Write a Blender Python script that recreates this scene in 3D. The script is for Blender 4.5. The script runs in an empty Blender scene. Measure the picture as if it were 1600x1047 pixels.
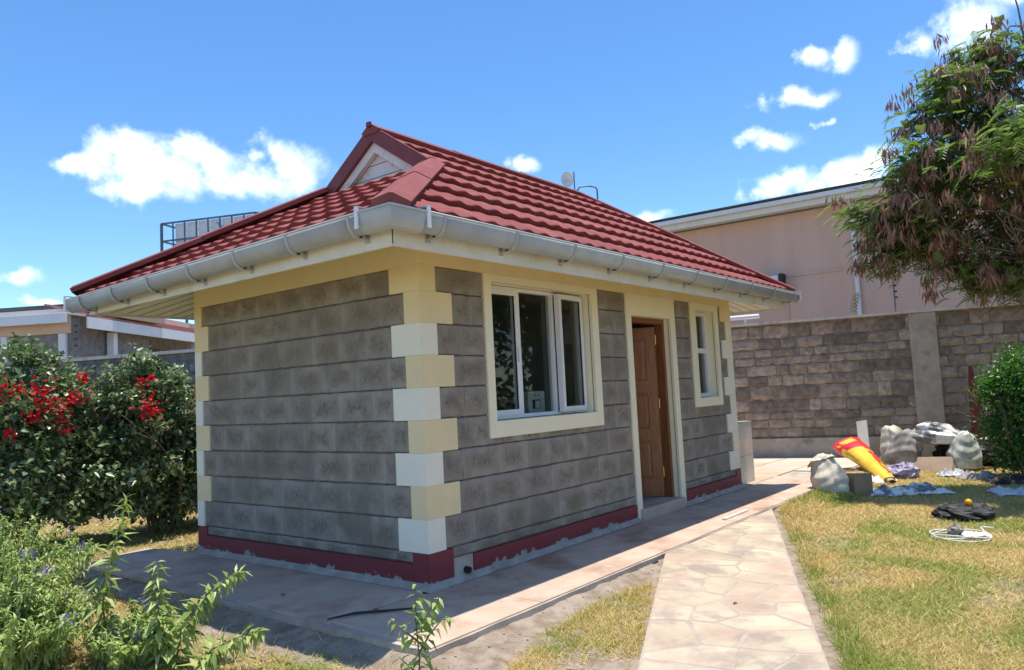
import bpy, bmesh, math, random
import numpy as np
from mathutils import Vector, Matrix, noise
rnd = random.Random(7)
nrg = np.random.default_rng(11)
scene = bpy.context.scene
COL = scene.collection
rad = math.radians

# ------------------------------------------------------------------ camera
cam_d = bpy.data.cameras.new('camera'); cam = bpy.data.objects.new('camera', cam_d); COL.objects.link(cam)
cam_d.sensor_width = 36.0; cam_d.lens = 26.903; cam_d.clip_start = .05; cam_d.clip_end = 2000
CAM = Vector((-3.9226, -3.9213, 1.3350)); yaw, pitch, roll = .90530, .07618, -.05010
f_ = Vector((math.cos(pitch)*math.sin(yaw), math.cos(pitch)*math.cos(yaw), math.sin(pitch)))
r_ = Vector((math.cos(yaw), -math.sin(yaw), 0)); u_ = r_.cross(f_)
r2 = r_*math.cos(roll) + u_*math.sin(roll); u2 = -r_*math.sin(roll) + u_*math.cos(roll)
cam.matrix_world = Matrix(((r2.x, u2.x, -f_.x, CAM.x), (r2.y, u2.y, -f_.y, CAM.y), (r2.z, u2.z, -f_.z, CAM.z), (0, 0, 0, 1)))
scene.camera = cam

# ------------------------------------------------------------------ world, sun, exposure
SUN_DIR = Vector((.085, -.05, 1)).normalized()
sun_el = math.asin(SUN_DIR.z); sun_az = math.atan2(SUN_DIR.x, SUN_DIR.y)
w = bpy.data.worlds.new('World'); scene.world = w; w.use_nodes = True
nt = w.node_tree; N = nt.nodes; L = nt.links
for n in list(N): N.remove(n)
def wn(t, **k):
    n = N.new(t)
    for a, b in k.items(): setattr(n, a, b)
    return n
def wmath(op, a, b=None, c=None):
    n = wn('ShaderNodeMath', operation=op)
    for i, x in enumerate((a, b, c)):
        if x is None: continue
        if isinstance(x, (int, float)): n.inputs[i].default_value = x
        else: L.new(x, n.inputs[i])
    return n.outputs[0]
out = wn('ShaderNodeOutputWorld'); bg = wn('ShaderNodeBackground'); L.new(bg.outputs[0], out.inputs[0])
sky = wn('ShaderNodeTexSky', sky_type='NISHITA'); sky.sun_disc = False
sky.sun_elevation = sun_el; sky.sun_rotation = sun_az; sky.altitude = 1600; sky.air_density = 1.0; sky.dust_density = .6; sky.ozone_density = 2.2
bg.inputs[1].default_value = .15
hs = wn('ShaderNodeHueSaturation'); hs.inputs['Saturation'].default_value = 1.22; hs.inputs['Value'].default_value = 1.0
L.new(sky.outputs[0], hs.inputs['Color'])
tc = wn('ShaderNodeTexCoord'); sp = wn('ShaderNodeSeparateXYZ'); L.new(tc.outputs['Generated'], sp.inputs[0])
az = wmath('ARCTAN2', sp.outputs[0], sp.outputs[1]); el = wmath('ARCSINE', sp.outputs[2])
cmb = wn('ShaderNodeCombineXYZ'); L.new(az, cmb.inputs[0]); L.new(el, cmb.inputs[1])
wz = wn('ShaderNodeTexNoise'); wz.inputs['Scale'].default_value = 15; wz.inputs['Detail'].default_value = 5; L.new(tc.outputs['Generated'], wz.inputs['Vector'])
wsb = wn('ShaderNodeVectorMath', operation='SUBTRACT'); L.new(wz.outputs['Color'], wsb.inputs[0]); wsb.inputs[1].default_value = (.5, .5, .5)
wsc = wn('ShaderNodeVectorMath', operation='MULTIPLY'); L.new(wsb.outputs[0], wsc.inputs[0]); wsc.inputs[1].default_value = (.10, .05, 0)
wad = wn('ShaderNodeVectorMath', operation='ADD'); L.new(cmb.outputs[0], wad.inputs[0]); L.new(wsc.outputs[0], wad.inputs[1])
nz = wn('ShaderNodeTexNoise'); nz.inputs['Scale'].default_value = 30; nz.inputs['Detail'].default_value = 9; nz.inputs['Roughness'].default_value = .62
L.new(tc.outputs['Generated'], nz.inputs['Vector'])
nz2 = wn('ShaderNodeTexNoise'); nz2.inputs['Scale'].default_value = 11; nz2.inputs['Detail'].default_value = 3
L.new(tc.outputs['Generated'], nz2.inputs['Vector'])
CL = [(0.535,0.300,0.055,0.020),(0.424,0.291,0.048,0.023),(0.388,0.287,0.030,0.014),(0.445,0.303,0.031,0.020),(0.476,0.284,0.080,0.033),(0.533,0.284,0.068,0.030),
 (0.600,0.318,0.034,0.022),(0.626,0.294,0.052,0.037),(0.582,0.275,0.087,0.024),(0.461,0.262,0.046,0.017),(0.328,0.151,0.033,0.010),(0.356,0.128,0.038,0.006),
 (0.932,0.292,0.026,0.013),(1.097,0.213,0.031,0.010),(1.330,0.238,0.058,0.022),(1.272,0.239,0.040,0.019),(1.252,0.230,0.030,0.012),(1.367,0.254,0.027,0.014),
 (1.252,0.293,0.031,0.013),(1.304,0.301,0.012,0.006),(1.290,0.332,0.036,0.011),(1.305,0.377,0.024,0.014),(1.345,0.373,0.021,0.019),(1.476,0.369,0.047,0.032),
 (1.424,0.368,0.021,0.016),(1.508,0.385,0.040,0.018)]
for i in range(12):     # the same scattered fair-weather clouds go on round the rest of the sky
    a = 1.9 + i*.39; a = a if a < math.pi else a - 2*math.pi
    for j in range(2):
        CL.append((a + rnd.uniform(-.05, .05), rnd.uniform(.14, .42) if j == 0 else CL[-1][1]+.012, rnd.uniform(.03, .08), rnd.uniform(.012, .03)))
acc = None
for (a, e, ra, re) in CL:
    s = wn('ShaderNodeVectorMath', operation='SUBTRACT'); L.new(wad.outputs[0], s.inputs[0]); s.inputs[1].default_value = (a, e, 0)
    m = wn('ShaderNodeVectorMath', operation='MULTIPLY'); L.new(s.outputs[0], m.inputs[0]); m.inputs[1].default_value = (1/ra, 1/re, 0)
    l = wn('ShaderNodeVectorMath', operation='LENGTH'); L.new(m.outputs[0], l.inputs[0])
    d = wmath('SUBTRACT', 1.0, l.outputs['Value'])
    acc = d if acc is None else wmath('SMOOTH_MAX', acc, d, .25)
dens = wmath('ADD', acc, wmath('MULTIPLY', wmath('SUBTRACT', nz.outputs[0], .50), 2.1))
dens = wmath('ADD', dens, wmath('MULTIPLY', wmath('SUBTRACT', nz2.outputs[0], .5), .9))
# the cumulus field goes on overhead as sparsely as in view (about a tenth of the sky), laid out on a level plane
zc = wmath('MAXIMUM', sp.outputs[2], .12); cp = wn('ShaderNodeCombineXYZ'); L.new(wmath('DIVIDE', sp.outputs[0], zc), cp.inputs[0]); L.new(wmath('DIVIDE', sp.outputs[1], zc), cp.inputs[1])
nf = wn('ShaderNodeTexNoise'); nf.inputs['Scale'].default_value = 2.3; nf.inputs['Detail'].default_value = 7; nf.inputs['Roughness'].default_value = .55; L.new(cp.outputs[0], nf.inputs['Vector'])
me_ = wn('ShaderNodeMapRange', interpolation_type='SMOOTHSTEP'); L.new(el, me_.inputs[0]); me_.inputs[1].default_value = .44; me_.inputs[2].default_value = .58
fld = wmath('SUBTRACT', wmath('MULTIPLY', wmath('SUBTRACT', nf.outputs[0], .585), 9.0), wmath('MULTIPLY', wmath('SUBTRACT', 1.0, me_.outputs[0]), 6.0))
dens = wmath('MAXIMUM', dens, fld)
mr = wn('ShaderNodeMapRange', interpolation_type='SMOOTHSTEP'); L.new(dens, mr.inputs[0]); mr.inputs[1].default_value = -.15; mr.inputs[2].default_value = 1.1
cr = wn('ShaderNodeMapRange', interpolation_type='SMOOTHSTEP'); L.new(dens, cr.inputs[0]); cr.inputs[1].default_value = .3; cr.inputs[2].default_value = 1.3
cc = wn('ShaderNodeMix', data_type='RGBA'); cc.inputs[6].default_value = (6.6, 7.3, 8.6, 1); cc.inputs[7].default_value = (8.3, 8.6, 9.1, 1); L.new(cr.outputs[0], cc.inputs[0])
mx = wn('ShaderNodeMix', data_type='RGBA'); L.new(wmath('MULTIPLY', mr.outputs[0], .93), mx.inputs[0]); L.new(hs.outputs[0], mx.inputs[6]); L.new(cc.outputs[2], mx.inputs[7])
L.new(mx.outputs[2], bg.inputs[0])

sun_d = bpy.data.lights.new('sun', 'SUN'); sun_d.energy = 3.8; sun_d.angle = rad(.53); sun_d.color = (1, .94, .84)
sun = bpy.data.objects.new('sun', sun_d); COL.objects.link(sun); sun.rotation_euler = SUN_DIR.to_track_quat('Z', 'Y').to_euler(); sun.location = (0, 0, 30)
vs = scene.view_settings; vs.view_transform = 'Standard'; vs.look = 'None'; vs.gamma = 1; vs.use_curve_mapping = False; vs.exposure = .69
scene.cycles.max_bounces = 8; scene.cycles.diffuse_bounces = 4; scene.cycles.transparent_max_bounces = 8

# ------------------------------------------------------------------ materials
def lin(r, g, b):
    q = lambda c: c/12.92 if c <= .04045 else ((c+.055)/1.055)**2.4
    return (q(r/255), q(g/255), q(b/255), 1)
def mk(name):
    m = bpy.data.materials.new(name); m.use_nodes = True
    return m, m.node_tree, m.node_tree.nodes, m.node_tree.links, m.node_tree.nodes['Principled BSDF']
def rgba(c): return (c[0], c[1], c[2], 1)
def pm(name, c1, c2=None, ns=6., lo=.35, hi=.65, rough=.8, bump=0., bs=40., vary=0., c3=None, ns3=1.5, lo3=.55, hi3=.7, metal=0., spec=.4, coords='pos', island=0., stretch=(1, 1, 1), sheen=0.):
    """c1/c2 mixed by noise, c3 as larger patches of dirt or wear, value varied per object or per island, fine bump"""
    m, t, n, l, b = mk(name)
    b.inputs['Roughness'].default_value = rough; b.inputs['Metallic'].default_value = metal; b.inputs['Specular IOR Level'].default_value = spec
    if coords == 'pos': co = n.new('ShaderNodeNewGeometry').outputs['Position']
    else: co = n.new('ShaderNodeTexCoord').outputs['Object']
    if stretch != (1, 1, 1):
        q = n.new('ShaderNodeVectorMath'); q.operation = 'MULTIPLY'; l.new(co, q.inputs[0]); q.inputs[1].default_value = stretch; co = q.outputs[0]
    def noi(sc, det=6, ro=.6):
        x = n.new('ShaderNodeTexNoise'); x.inputs['Scale'].default_value = sc; x.inputs['Detail'].default_value = det; x.inputs['Roughness'].default_value = ro; l.new(co, x.inputs['Vector']); return x.outputs[0]
    def ramp(v, a, c):
        x = n.new('ShaderNodeMapRange'); x.interpolation_type = 'SMOOTHSTEP'; l.new(v, x.inputs[0]); x.inputs[1].default_value = a; x.inputs[2].default_value = c; return x.outputs[0]
    def mix(fac, a, c):
        x = n.new('ShaderNodeMix'); x.data_type = 'RGBA'
        if fac is not None: l.new(fac, x.inputs[0])
        for i, v in ((6, a), (7, c)):
            if isinstance(v, tuple): x.inputs[i].default_value = rgba(v)
            else: l.new(v, x.inputs[i])
        return x.outputs[2]
    cur = rgba(c1)
    if c2 is not None: cur = mix(ramp(noi(ns), lo, hi), cur, c2)
    if c3 is not None: cur = mix(ramp(noi(ns3, 8, .65), lo3, hi3), cur, c3)
    if vary or island:
        src = n.new('ShaderNodeObjectInfo').outputs['Random'] if vary else n.new('ShaderNodeNewGeometry').outputs['Random Per Island']
        amt = vary or island
        mrn = n.new('ShaderNodeMapRange'); l.new(src, mrn.inputs[0]); mrn.inputs[3].default_value = 1-amt; mrn.inputs[4].default_value = 1+amt
        h = n.new('ShaderNodeHueSaturation'); l.new(mrn.outputs[0], h.inputs['Value'])
        if isinstance(cur, tuple): h.inputs['Color'].default_value = cur
        else: l.new(cur, h.inputs['Color'])
        cur = h.outputs[0]
    if isinstance(cur, tuple): b.inputs['Base Color'].default_value = cur
    else: l.new(cur, b.inputs['Base Color'])
    if bump:
        bp = n.new('ShaderNodeBump'); bp.inputs['Strength'].default_value = bump; bp.inputs['Distance'].default_value = .01
        l.new(noi(bs, 8, .7), bp.inputs['Height']); l.new(bp.outputs[0], b.inputs['Normal'])
    return m
def leafmat(name, cols, rough=.45, trans=.3, tcol=None, spec=.4):
    m, t, n, l, b = mk(name)
    b.inputs['Roughness'].default_value = rough; b.inputs['Specular IOR Level'].default_value = spec
    g = n.new('ShaderNodeNewGeometry'); r = n.new('ShaderNodeValToRGB'); l.new(g.outputs['Random Per Island'], r.inputs[0])
    e = r.color_ramp.elements
    while len(e) < len(cols): e.new(.5)
    for i, c in enumerate(cols): e[i].position = i/(len(cols)-1); e[i].color = rgba(c)
    l.new(r.outputs[0], b.inputs['Base Color'])
    tr = n.new('ShaderNodeBsdfTranslucent'); ms = n.new('ShaderNodeMixShader'); ms.inputs[0].default_value = trans
    h = n.new('ShaderNodeHueSaturation'); h.inputs['Saturation'].default_value = 1.15; h.inputs['Value'].default_value = 1.3; l.new(r.outputs[0], h.inputs['Color'])
    l.new(h.outputs[0], tr.inputs[0]); l.new(b.outputs[0], ms.inputs[1]); l.new(tr.outputs[0], ms.inputs[2]); l.new(ms.outputs[0], n['Material Output'].inputs[0])
    return m

# dressed stone with flush-smeared joints: rough pitted middle, smoother greyer rim
def block_mat():
    m, t, n, l, b = mk('block stone'); b.inputs['Roughness'].default_value = .9; b.inputs['Specular IOR Level'].default_value = .2
    geo = n.new('ShaderNodeNewGeometry').outputs['Position']
    gen = n.new('ShaderNodeTexCoord').outputs['Generated']; s = n.new('ShaderNodeSeparateXYZ'); l.new(gen, s.inputs[0])
    def M(op, a, c=None):
        x = n.new('ShaderNodeMath'); x.operation = op
        for i, v in enumerate((a, c)):
            if v is None: continue
            if isinstance(v, (int, float)): x.inputs[i].default_value = v
            else: l.new(v, x.inputs[i])
        return x.outputs[0]
    def noi(sc, det=6, ro=.6):
        x = n.new('ShaderNodeTexNoise'); x.inputs['Scale'].default_value = sc; x.inputs['Detail'].default_value = det; x.inputs['Roughness'].default_value = ro; l.new(geo, x.inputs['Vector']); return x.outputs[0]
    ex = M('SUBTRACT', .5, M('ABSOLUTE', M('SUBTRACT', s.outputs[0], .5))); ez = M('SUBTRACT', .5, M('ABSOLUTE', M('SUBTRACT', s.outputs[2], .5)))
    edge = M('MINIMUM', M('MULTIPLY', ex, 1.1), M('MULTIPLY', ez, .85))
    ed = M('ADD', edge, M('MULTIPLY', M('SUBTRACT', noi(6, 6, .7), .5), .75))
    mr = n.new('ShaderNodeMapRange'); mr.interpolation_type = 'SMOOTHSTEP'; l.new(ed, mr.inputs[0]); mr.inputs[1].default_value = .06; mr.inputs[2].default_value = .42
    def ramp(v, a, c):
        x = n.new('ShaderNodeMapRange'); x.interpolation_type = 'SMOOTHSTEP'; l.new(v, x.inputs[0]); x.inputs[1].default_value = a; x.inputs[2].default_value = c; return x.outputs[0]
    def mix(fac, a, c):
        x = n.new('ShaderNodeMix'); x.data_type = 'RGBA'; l.new(fac, x.inputs[0])
        for i, v in ((6, a), (7, c)):
            if isinstance(v, tuple): x.inputs[i].default_value = rgba(v)
            else: l.new(v, x.inputs[i])
        return x.outputs[2]
    mort = mix(ramp(noi(4, 5), .35, .65), (.265, .232, .195), (.335, .298, .252))
    stone = mix(ramp(noi(30, 9, .8), .32, .68), (.155, .128, .10), (.36, .31, .25))
    msk = M('MULTIPLY', mr.outputs[0], M('ADD', .62, M('MULTIPLY', n.new('ShaderNodeObjectInfo').outputs['Random'], .5)))
    c = mix(msk, mort, stone)
    jx = n.new('ShaderNodeMapRange'); l.new(M('ADD', ex, M('MULTIPLY', M('SUBTRACT', noi(14, 4), .5), .06)), jx.inputs[0]); jx.inputs[1].default_value = .055; jx.inputs[2].default_value = .015
    c = mix(M('MULTIPLY', jx.outputs[0], .5), c, (.37, .335, .29))
    c = mix(M('MULTIPLY', ramp(noi(2.6, 7, .7), .52, .7), .55), c, (.16, .135, .11))
    c = mix(ramp(noi(1.7, 6), .5, .72), c, (.23, .19, .148))
    pits = ramp(noi(55, 3, .5), .68, .76); c = mix(M('MULTIPLY', pits, .6), c, (.42, .38, .32))
    h = n.new('ShaderNodeHueSaturation'); l.new(c, h.inputs['Color']); q = n.new('ShaderNodeMapRange'); l.new(n.new('ShaderNodeObjectInfo').outputs['Random'], q.inputs[0]); q.inputs[3].default_value = .9; q.inputs[4].default_value = 1.1
    l.new(q.outputs[0], h.inputs['Value']); l.new(h.outputs[0], b.inputs['Base Color'])
    hgt = M('ADD', M('MULTIPLY', M('MULTIPLY', noi(34, 9, .8), msk), 1.1), M('MULTIPLY', noi(16, 7), .7))
    bp = n.new('ShaderNodeBump'); bp.inputs['Strength'].default_value = 1.0; bp.inputs['Distance'].default_value = .016; l.new(hgt, bp.inputs['Height']); l.new(bp.outputs[0], b.inputs['Normal'])
    return m
def plinth_mat():       # oxblood paint with a ragged, bare lower edge
    m, t, n, l, b = mk('plinth paint'); b.inputs['Roughness'].default_value = .55
    geo = n.new('ShaderNodeNewGeometry').outputs['Position']; s = n.new('ShaderNodeSeparateXYZ'); l.new(geo, s.inputs[0])
    x = n.new('ShaderNodeTexNoise'); x.inputs['Scale'].default_value = 6.5; x.inputs['Detail'].default_value = 9; x.inputs['Roughness'].default_value = .62; l.new(geo, x.inputs['Vector'])
    a = n.new('ShaderNodeMath'); a.operation = 'MULTIPLY_ADD'; l.new(x.outputs[0], a.inputs[0]); a.inputs[1].default_value = .36; l.new(s.outputs[2], a.inputs[2])
    r = n.new('ShaderNodeMapRange'); l.new(a.outputs[0], r.inputs[0]); r.inputs[1].default_value = .196; r.inputs[2].default_value = .206
    x2 = n.new('ShaderNodeTexNoise'); x2.inputs['Scale'].default_value = 14; x2.inputs['Detail'].default_value = 8; l.new(geo, x2.inputs['Vector'])
    c1 = n.new('ShaderNodeMix'); c1.data_type = 'RGBA'; l.new(x2.outputs[0], c1.inputs[0]); c1.inputs[6].default_value = (.17, .02, .03, 1); c1.inputs[7].default_value = (.235, .036, .048, 1)
    c2 = n.new('ShaderNodeMix'); c2.data_type = 'RGBA'; l.new(r.outputs[0], c2.inputs[0]); c2.inputs[6].default_value = (.34, .31, .28, 1); l.new(c1.outputs[2], c2.inputs[7])
    l.new(c2.outputs[2], b.inputs['Base Color'])
    bp = n.new('ShaderNodeBump'); bp.inputs['Strength'].default_value = .3; bp.inputs['Distance'].default_value = .01; l.new(x2.outputs[0], bp.inputs['Height']); l.new(bp.outputs[0], b.inputs['Normal'])
    return m
def glass_mat(name, tint=(.80, .84, .83), refl=1.0):
    m, t, n, l, b = mk(name); n.remove(b)
    g = n.new('ShaderNodeBsdfGlossy'); g.inputs['Roughness'].default_value = .02; tr = n.new('ShaderNodeBsdfTransparent'); tr.inputs[0].default_value = rgba(tint)
    fr = n.new('ShaderNodeFresnel'); fr.inputs[0].default_value = 1.5; ms = n.new('ShaderNodeMixShader'); bf = n.new('ShaderNodeMath'); bf.operation = 'SUBTRACT'; bf.inputs[0].default_value = 1; l.new(n.new('ShaderNodeNewGeometry').outputs['Backfacing'], bf.inputs[1]); fm = n.new('ShaderNodeMath'); fm.operation = 'MULTIPLY'; l.new(fr.outputs[0], fm.inputs[0]); l.new(bf.outputs[0], fm.inputs[1]); l.new(fm.outputs[0], ms.inputs[0]); l.new(tr.outputs[0], ms.inputs[1]); l.new(g.outputs[0], ms.inputs[2])
    l.new(ms.outputs[0], n['Material Output'].inputs[0]); return m

M = {}
M['block'] = block_mat()
M['core'] = pm('joint mortar', (.10, .09, .08), (.15, .135, .12), 12, bump=.3)
M['beige'] = pm('beige paint', (.80, .655, .375), (.83, .685, .405), 3, rough=.6, bump=.12, bs=60, c3=(.72, .58, .325), ns3=2.3, lo3=.52, hi3=.85)
M['tan'] = pm('tan paint', (.80, .645, .375), (.83, .675, .405), 3, rough=.6, bump=.12, bs=60, c3=(.70, .57, .345), ns3=2.3, lo3=.52, hi3=.85)
M['white'] = pm('off white paint', (.84, .785, .645), (.87, .815, .675), 3, rough=.6, bump=.12, bs=60, c3=(.73, .67, .56), ns3=2.3, lo3=.52, hi3=.85)
M['cream'] = pm('cream paint', (.87, .79, .575), (.89, .815, .61), 3, rough=.55, bump=.12, bs=60, c3=(.79, .705, .50), ns3=2.3, lo3=.52, hi3=.85)
M['plinth'] = plinth_mat()
M['upvc'] = pm('white window profile', (.76, .77, .78), rough=.3)
M['glass'] = glass_mat('window glass')
M['gutter'] = pm('grey plastic gutter', (.385, .415, .45), (.44, .475, .51), 4, rough=.38, c3=(.36, .37, .37), ns3=3.5, lo3=.55, hi3=.8)
M['clip'] = pm('white plastic clip', (.75, .76, .78), rough=.35)
M['bracket'] = pm('bracket plastic', (.42, .42, .42), rough=.45)
M['fascia'] = pm('white fascia paint', (.70, .67, .58), (.76, .73, .65), 5, rough=.6, c3=(.52, .47, .36), ns3=2.6, lo3=.52, hi3=.8)
M['soffit'] = pm('soffit board', (.66, .65, .55), (.70, .69, .60), 4, rough=.5)
M['tile'] = pm('stone coated roof tile', (.225, .050, .046), (.295, .075, .067), 160, .3, .7, rough=.88, bump=.6, bs=200, vary=.12, c3=(.31, .105, .090), ns3=.9, lo3=.48, hi3=.75)
M['cap'] = pm('roof cap steel', (.195, .045, .042), (.25, .066, .06), 120, .3, .7, rough=.85, bump=.6, bs=190, vary=.08, c3=(.29, .10, .088), ns3=1.6, lo3=.48, hi3=.75)
M['barge'] = pm('barge steel', (.165, .032, .034), (.20, .042, .042), 8, rough=.55)
M['gable'] = pm('white gable board', (.70, .68, .64), (.62, .60, .57), 6, rough=.6, c3=(.5, .46, .42), ns3=5)
M['wood'] = pm('varnished door wood', (.25, .085, .028), (.36, .14, .05), 5, .3, .7, rough=.4, bump=.15, bs=30, stretch=(9, 9, .8), coords='pos')
M['woodd'] = pm('dark door frame wood', (.17, .06, .022), (.25, .095, .035), 5, .3, .7, rough=.45, bump=.15, bs=30, stretch=(9, 9, .8))
M['brass'] = pm('brass hinge', (.75, .52, .16), rough=.3, metal=.9)
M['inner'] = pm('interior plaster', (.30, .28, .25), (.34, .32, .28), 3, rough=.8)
M['black'] = pm('black plastic', (.015, .015, .016), rough=.5)
M['greybox'] = pm('grey enamel', (.42, .44, .42), rough=.45)
M['tilep'] = pm('glazed wall tile', (.52, .49, .43), (.56, .53, .47), 7, rough=.22, spec=.5)
M['soil'] = pm('soil and dry thatch', (.17, .125, .075), (.33, .255, .15), 5, .3, .7, rough=.95, bump=.8, bs=35, c3=(.27, .24, .11), ns3=.9, lo3=.45, hi3=.65)
M['dirt'] = pm('dusty dirt', (.23, .17, .12), (.37, .30, .235), 9, .3, .7, rough=.95, bump=1., bs=30, c3=(.2, .15, .11), ns3=5)
M['concrete'] = pm('dusty concrete', (.34, .285, .235), (.49, .425, .355), 6, .3, .7, rough=.9, bump=.4, bs=35, c3=(.30, .22, .17), ns3=2.2)
M['slab'] = pm('pinkish paving slab', (.46, .335, .25), (.57, .435, .335), 3.2, .3, .7, rough=.85, bump=.3, bs=40, vary=.07, c3=(.34, .19, .125), ns3=1.3, lo3=.48, hi3=.72)
M['flag'] = pm('pale flagstone', (.44, .315, .235), (.55, .475, .335), 2.4, .3, .7, rough=.85, bump=.6, bs=18, vary=.10, c3=(.345, .275, .22), ns3=2.6, lo3=.47, hi3=.66)
M['pathbed'] = pm('path mortar', (.37, .30, .245), (.45, .375, .31), 8, .3, .7, rough=.9, bump=.4, bs=30)
M['patio1'] = pm('orange patio slab', (.50, .33, .22), (.56, .40, .28), 3, rough=.85, vary=.1)
M['patio2'] = pm('cream patio slab', (.56, .49, .39), (.50, .42, .33), 3, rough=.85, vary=.08)
M['rubble'] = pm('rubble stone', (.235, .185, .145), (.385, .31, .245), 9, .3, .7, rough=.95, bump=1., bs=20, vary=.38, c3=(.44, .365, .295), ns3=4, lo3=.58, hi3=.75)
M['rubblem'] = pm('rubble mortar', (.20, .16, .125), (.36, .295, .235), 10, .3, .7, rough=.95, bump=1., bs=30)
M['render'] = pm('weathered render', (.38, .315, .25), (.50, .43, .35), 5, .3, .7, rough=.9, bump=.5, bs=25, c3=(.18, .155, .135), ns3=2.2)
M['coping'] = pm('pale coping', (.60, .55, .47), (.70, .65, .57), 5, rough=.85, bump=.3, c3=(.4, .36, .3), ns3=4)
M['greystone'] = pm('grey boundary stone', (.17, .165, .16), (.27, .26, .25), 8, .3, .7, rough=.95, bump=.8, bs=28, vary=.16)
M['pink'] = pm('pink wall paint', (.62, .40, .31), (.66, .44, .345), 1.2, rough=.8, bump=.1, c3=(.56, .355, .275), ns3=.9, lo3=.5, hi3=.8, stretch=(1, 1.6, .22))
M['peach'] = pm('peach wall paint', (.62, .43, .32), (.66, .47, .36), 1.5, rough=.8)
M['roofmetal'] = pm('dark roof sheet', (.05, .055, .05), (.08, .08, .075), 6, rough=.6)
M['redroof'] = pm('neighbour roof tile', (.34, .135, .105), (.42, .19, .15), 5, rough=.85, vary=.06)
M['paintw'] = pm('white trim paint', (.74, .74, .75), (.68, .68, .69), 4, rough=.5)
M['steel'] = pm('grey steel tube', (.10, .12, .15), (.14, .16, .19), 6, rough=.5, metal=.3)
M['blue'] = pm('blue paint', (.03, .13, .36), rough=.5)
M['bark'] = pm('bark', (.12, .085, .06), (.22, .17, .125), 14, .3, .7, rough=.95, bump=1., bs=30)
M['stemg'] = pm('green stem', (.10, .13, .04), (.17, .15, .07), 10, rough=.7)
M['bou'] = leafmat('bougainvillea leaf', [(.06, .11, .035), (.12, .19, .07), (.21, .28, .13), (.36, .38, .24)], .34, .22)
M['red'] = leafmat('red bract', [(.50, .008, .016), (.68, .016, .028), (.44, .01, .02)], .6, .3)
M['dur'] = leafmat('duranta leaf', [(.15, .24, .05), (.25, .36, .09), (.37, .46, .14), (.50, .52, .23)], .38, .3)
M['purple'] = leafmat('purple flower', [(.16, .12, .36), (.26, .20, .50), (.12, .07, .28)], .6, .3)
M['leu'] = leafmat('feathery leaf', [(.10, .17, .045), (.15, .24, .065), (.23, .32, .10), (.13, .20, .055)], .42, .42)
M['pod'] = leafmat('dry brown pod', [(.22, .105, .075), (.34, .18, .125), (.26, .12, .085), (.50, .36, .27)], .5, .2)
M['bush'] = leafmat('glossy bush leaf', [(.035, .11, .02), (.07, .18, .03), (.12, .24, .05)], .34, .3)
M['grass'] = leafmat('dry lawn grass', [(.66, .49, .23), (.78, .62, .34), (.56, .44, .17), (.44, .39, .12), (.70, .51, .27)], .7, .3, spec=.15)
M['grassg'] = leafmat('green lawn grass', [(.27, .33, .07), (.36, .40, .10), (.22, .29, .06), (.50, .46, .19)], .7, .3, spec=.15)
M['sack'] = pm('woven white sack', (.50, .44, .345), (.64, .575, .465), 7, rough=.6, bump=.5, bs=18)
M['sackg'] = pm('grey dusty sack', (.20, .18, .155), (.40, .365, .32), 5, rough=.65, bump=.6, bs=16)
M['plastic'] = pm('clear plastic sheet', (.16, .155, .15), (.80, .78, .74), 6, .44, .58, rough=.25, bump=.6, bs=14, spec=.6)
M['card'] = pm('cardboard', (.40, .28, .185), (.46, .335, .225), 5, rough=.85)
M['cardd'] = pm('brown carton', (.33, .22, .12), (.38, .26, .15), 5, rough=.85)
M['yel'] = pm('yellow printed bag', (.75, .45, .02), (.80, .52, .04), 5, rough=.4)
M['redp'] = pm('red printed bag', (.60, .02, .03), (.66, .04, .05), 5, rough=.4)
M['whitep'] = pm('white printed bag', (.75, .72, .68), rough=.4)
M['lilac'] = pm('lilac cloth', (.27, .22, .33), (.42, .38, .47), 12, .35, .6, rough=.85)
M['bluew'] = pm('pale blue sheet', (.38, .39, .42), (.62, .62, .63), 8, rough=.4, bump=.5, bs=15)
M['redpost'] = pm('red oxide post', (.14, .028, .022), (.19, .042, .032), 6, rough=.7)
M['blackbag'] = pm('black bag fabric', (.012, .012, .013), (.03, .03, .032), 12, rough=.6, bump=.6, bs=14)
M['orange'] = pm('orange ball plastic', (.85, .36, .01), rough=.4)
M['cable'] = pm('white cable', (.72, .70, .62), rough=.5)
M['greenp'] = pm('translucent green plastic', (.30, .34, .28), (.60, .59, .53), 9, .35, .6, rough=.3)
M['leafd'] = pm('dead leaf', (.17, .10, .055), (.26, .17, .09), 15, rough=.9)

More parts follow.
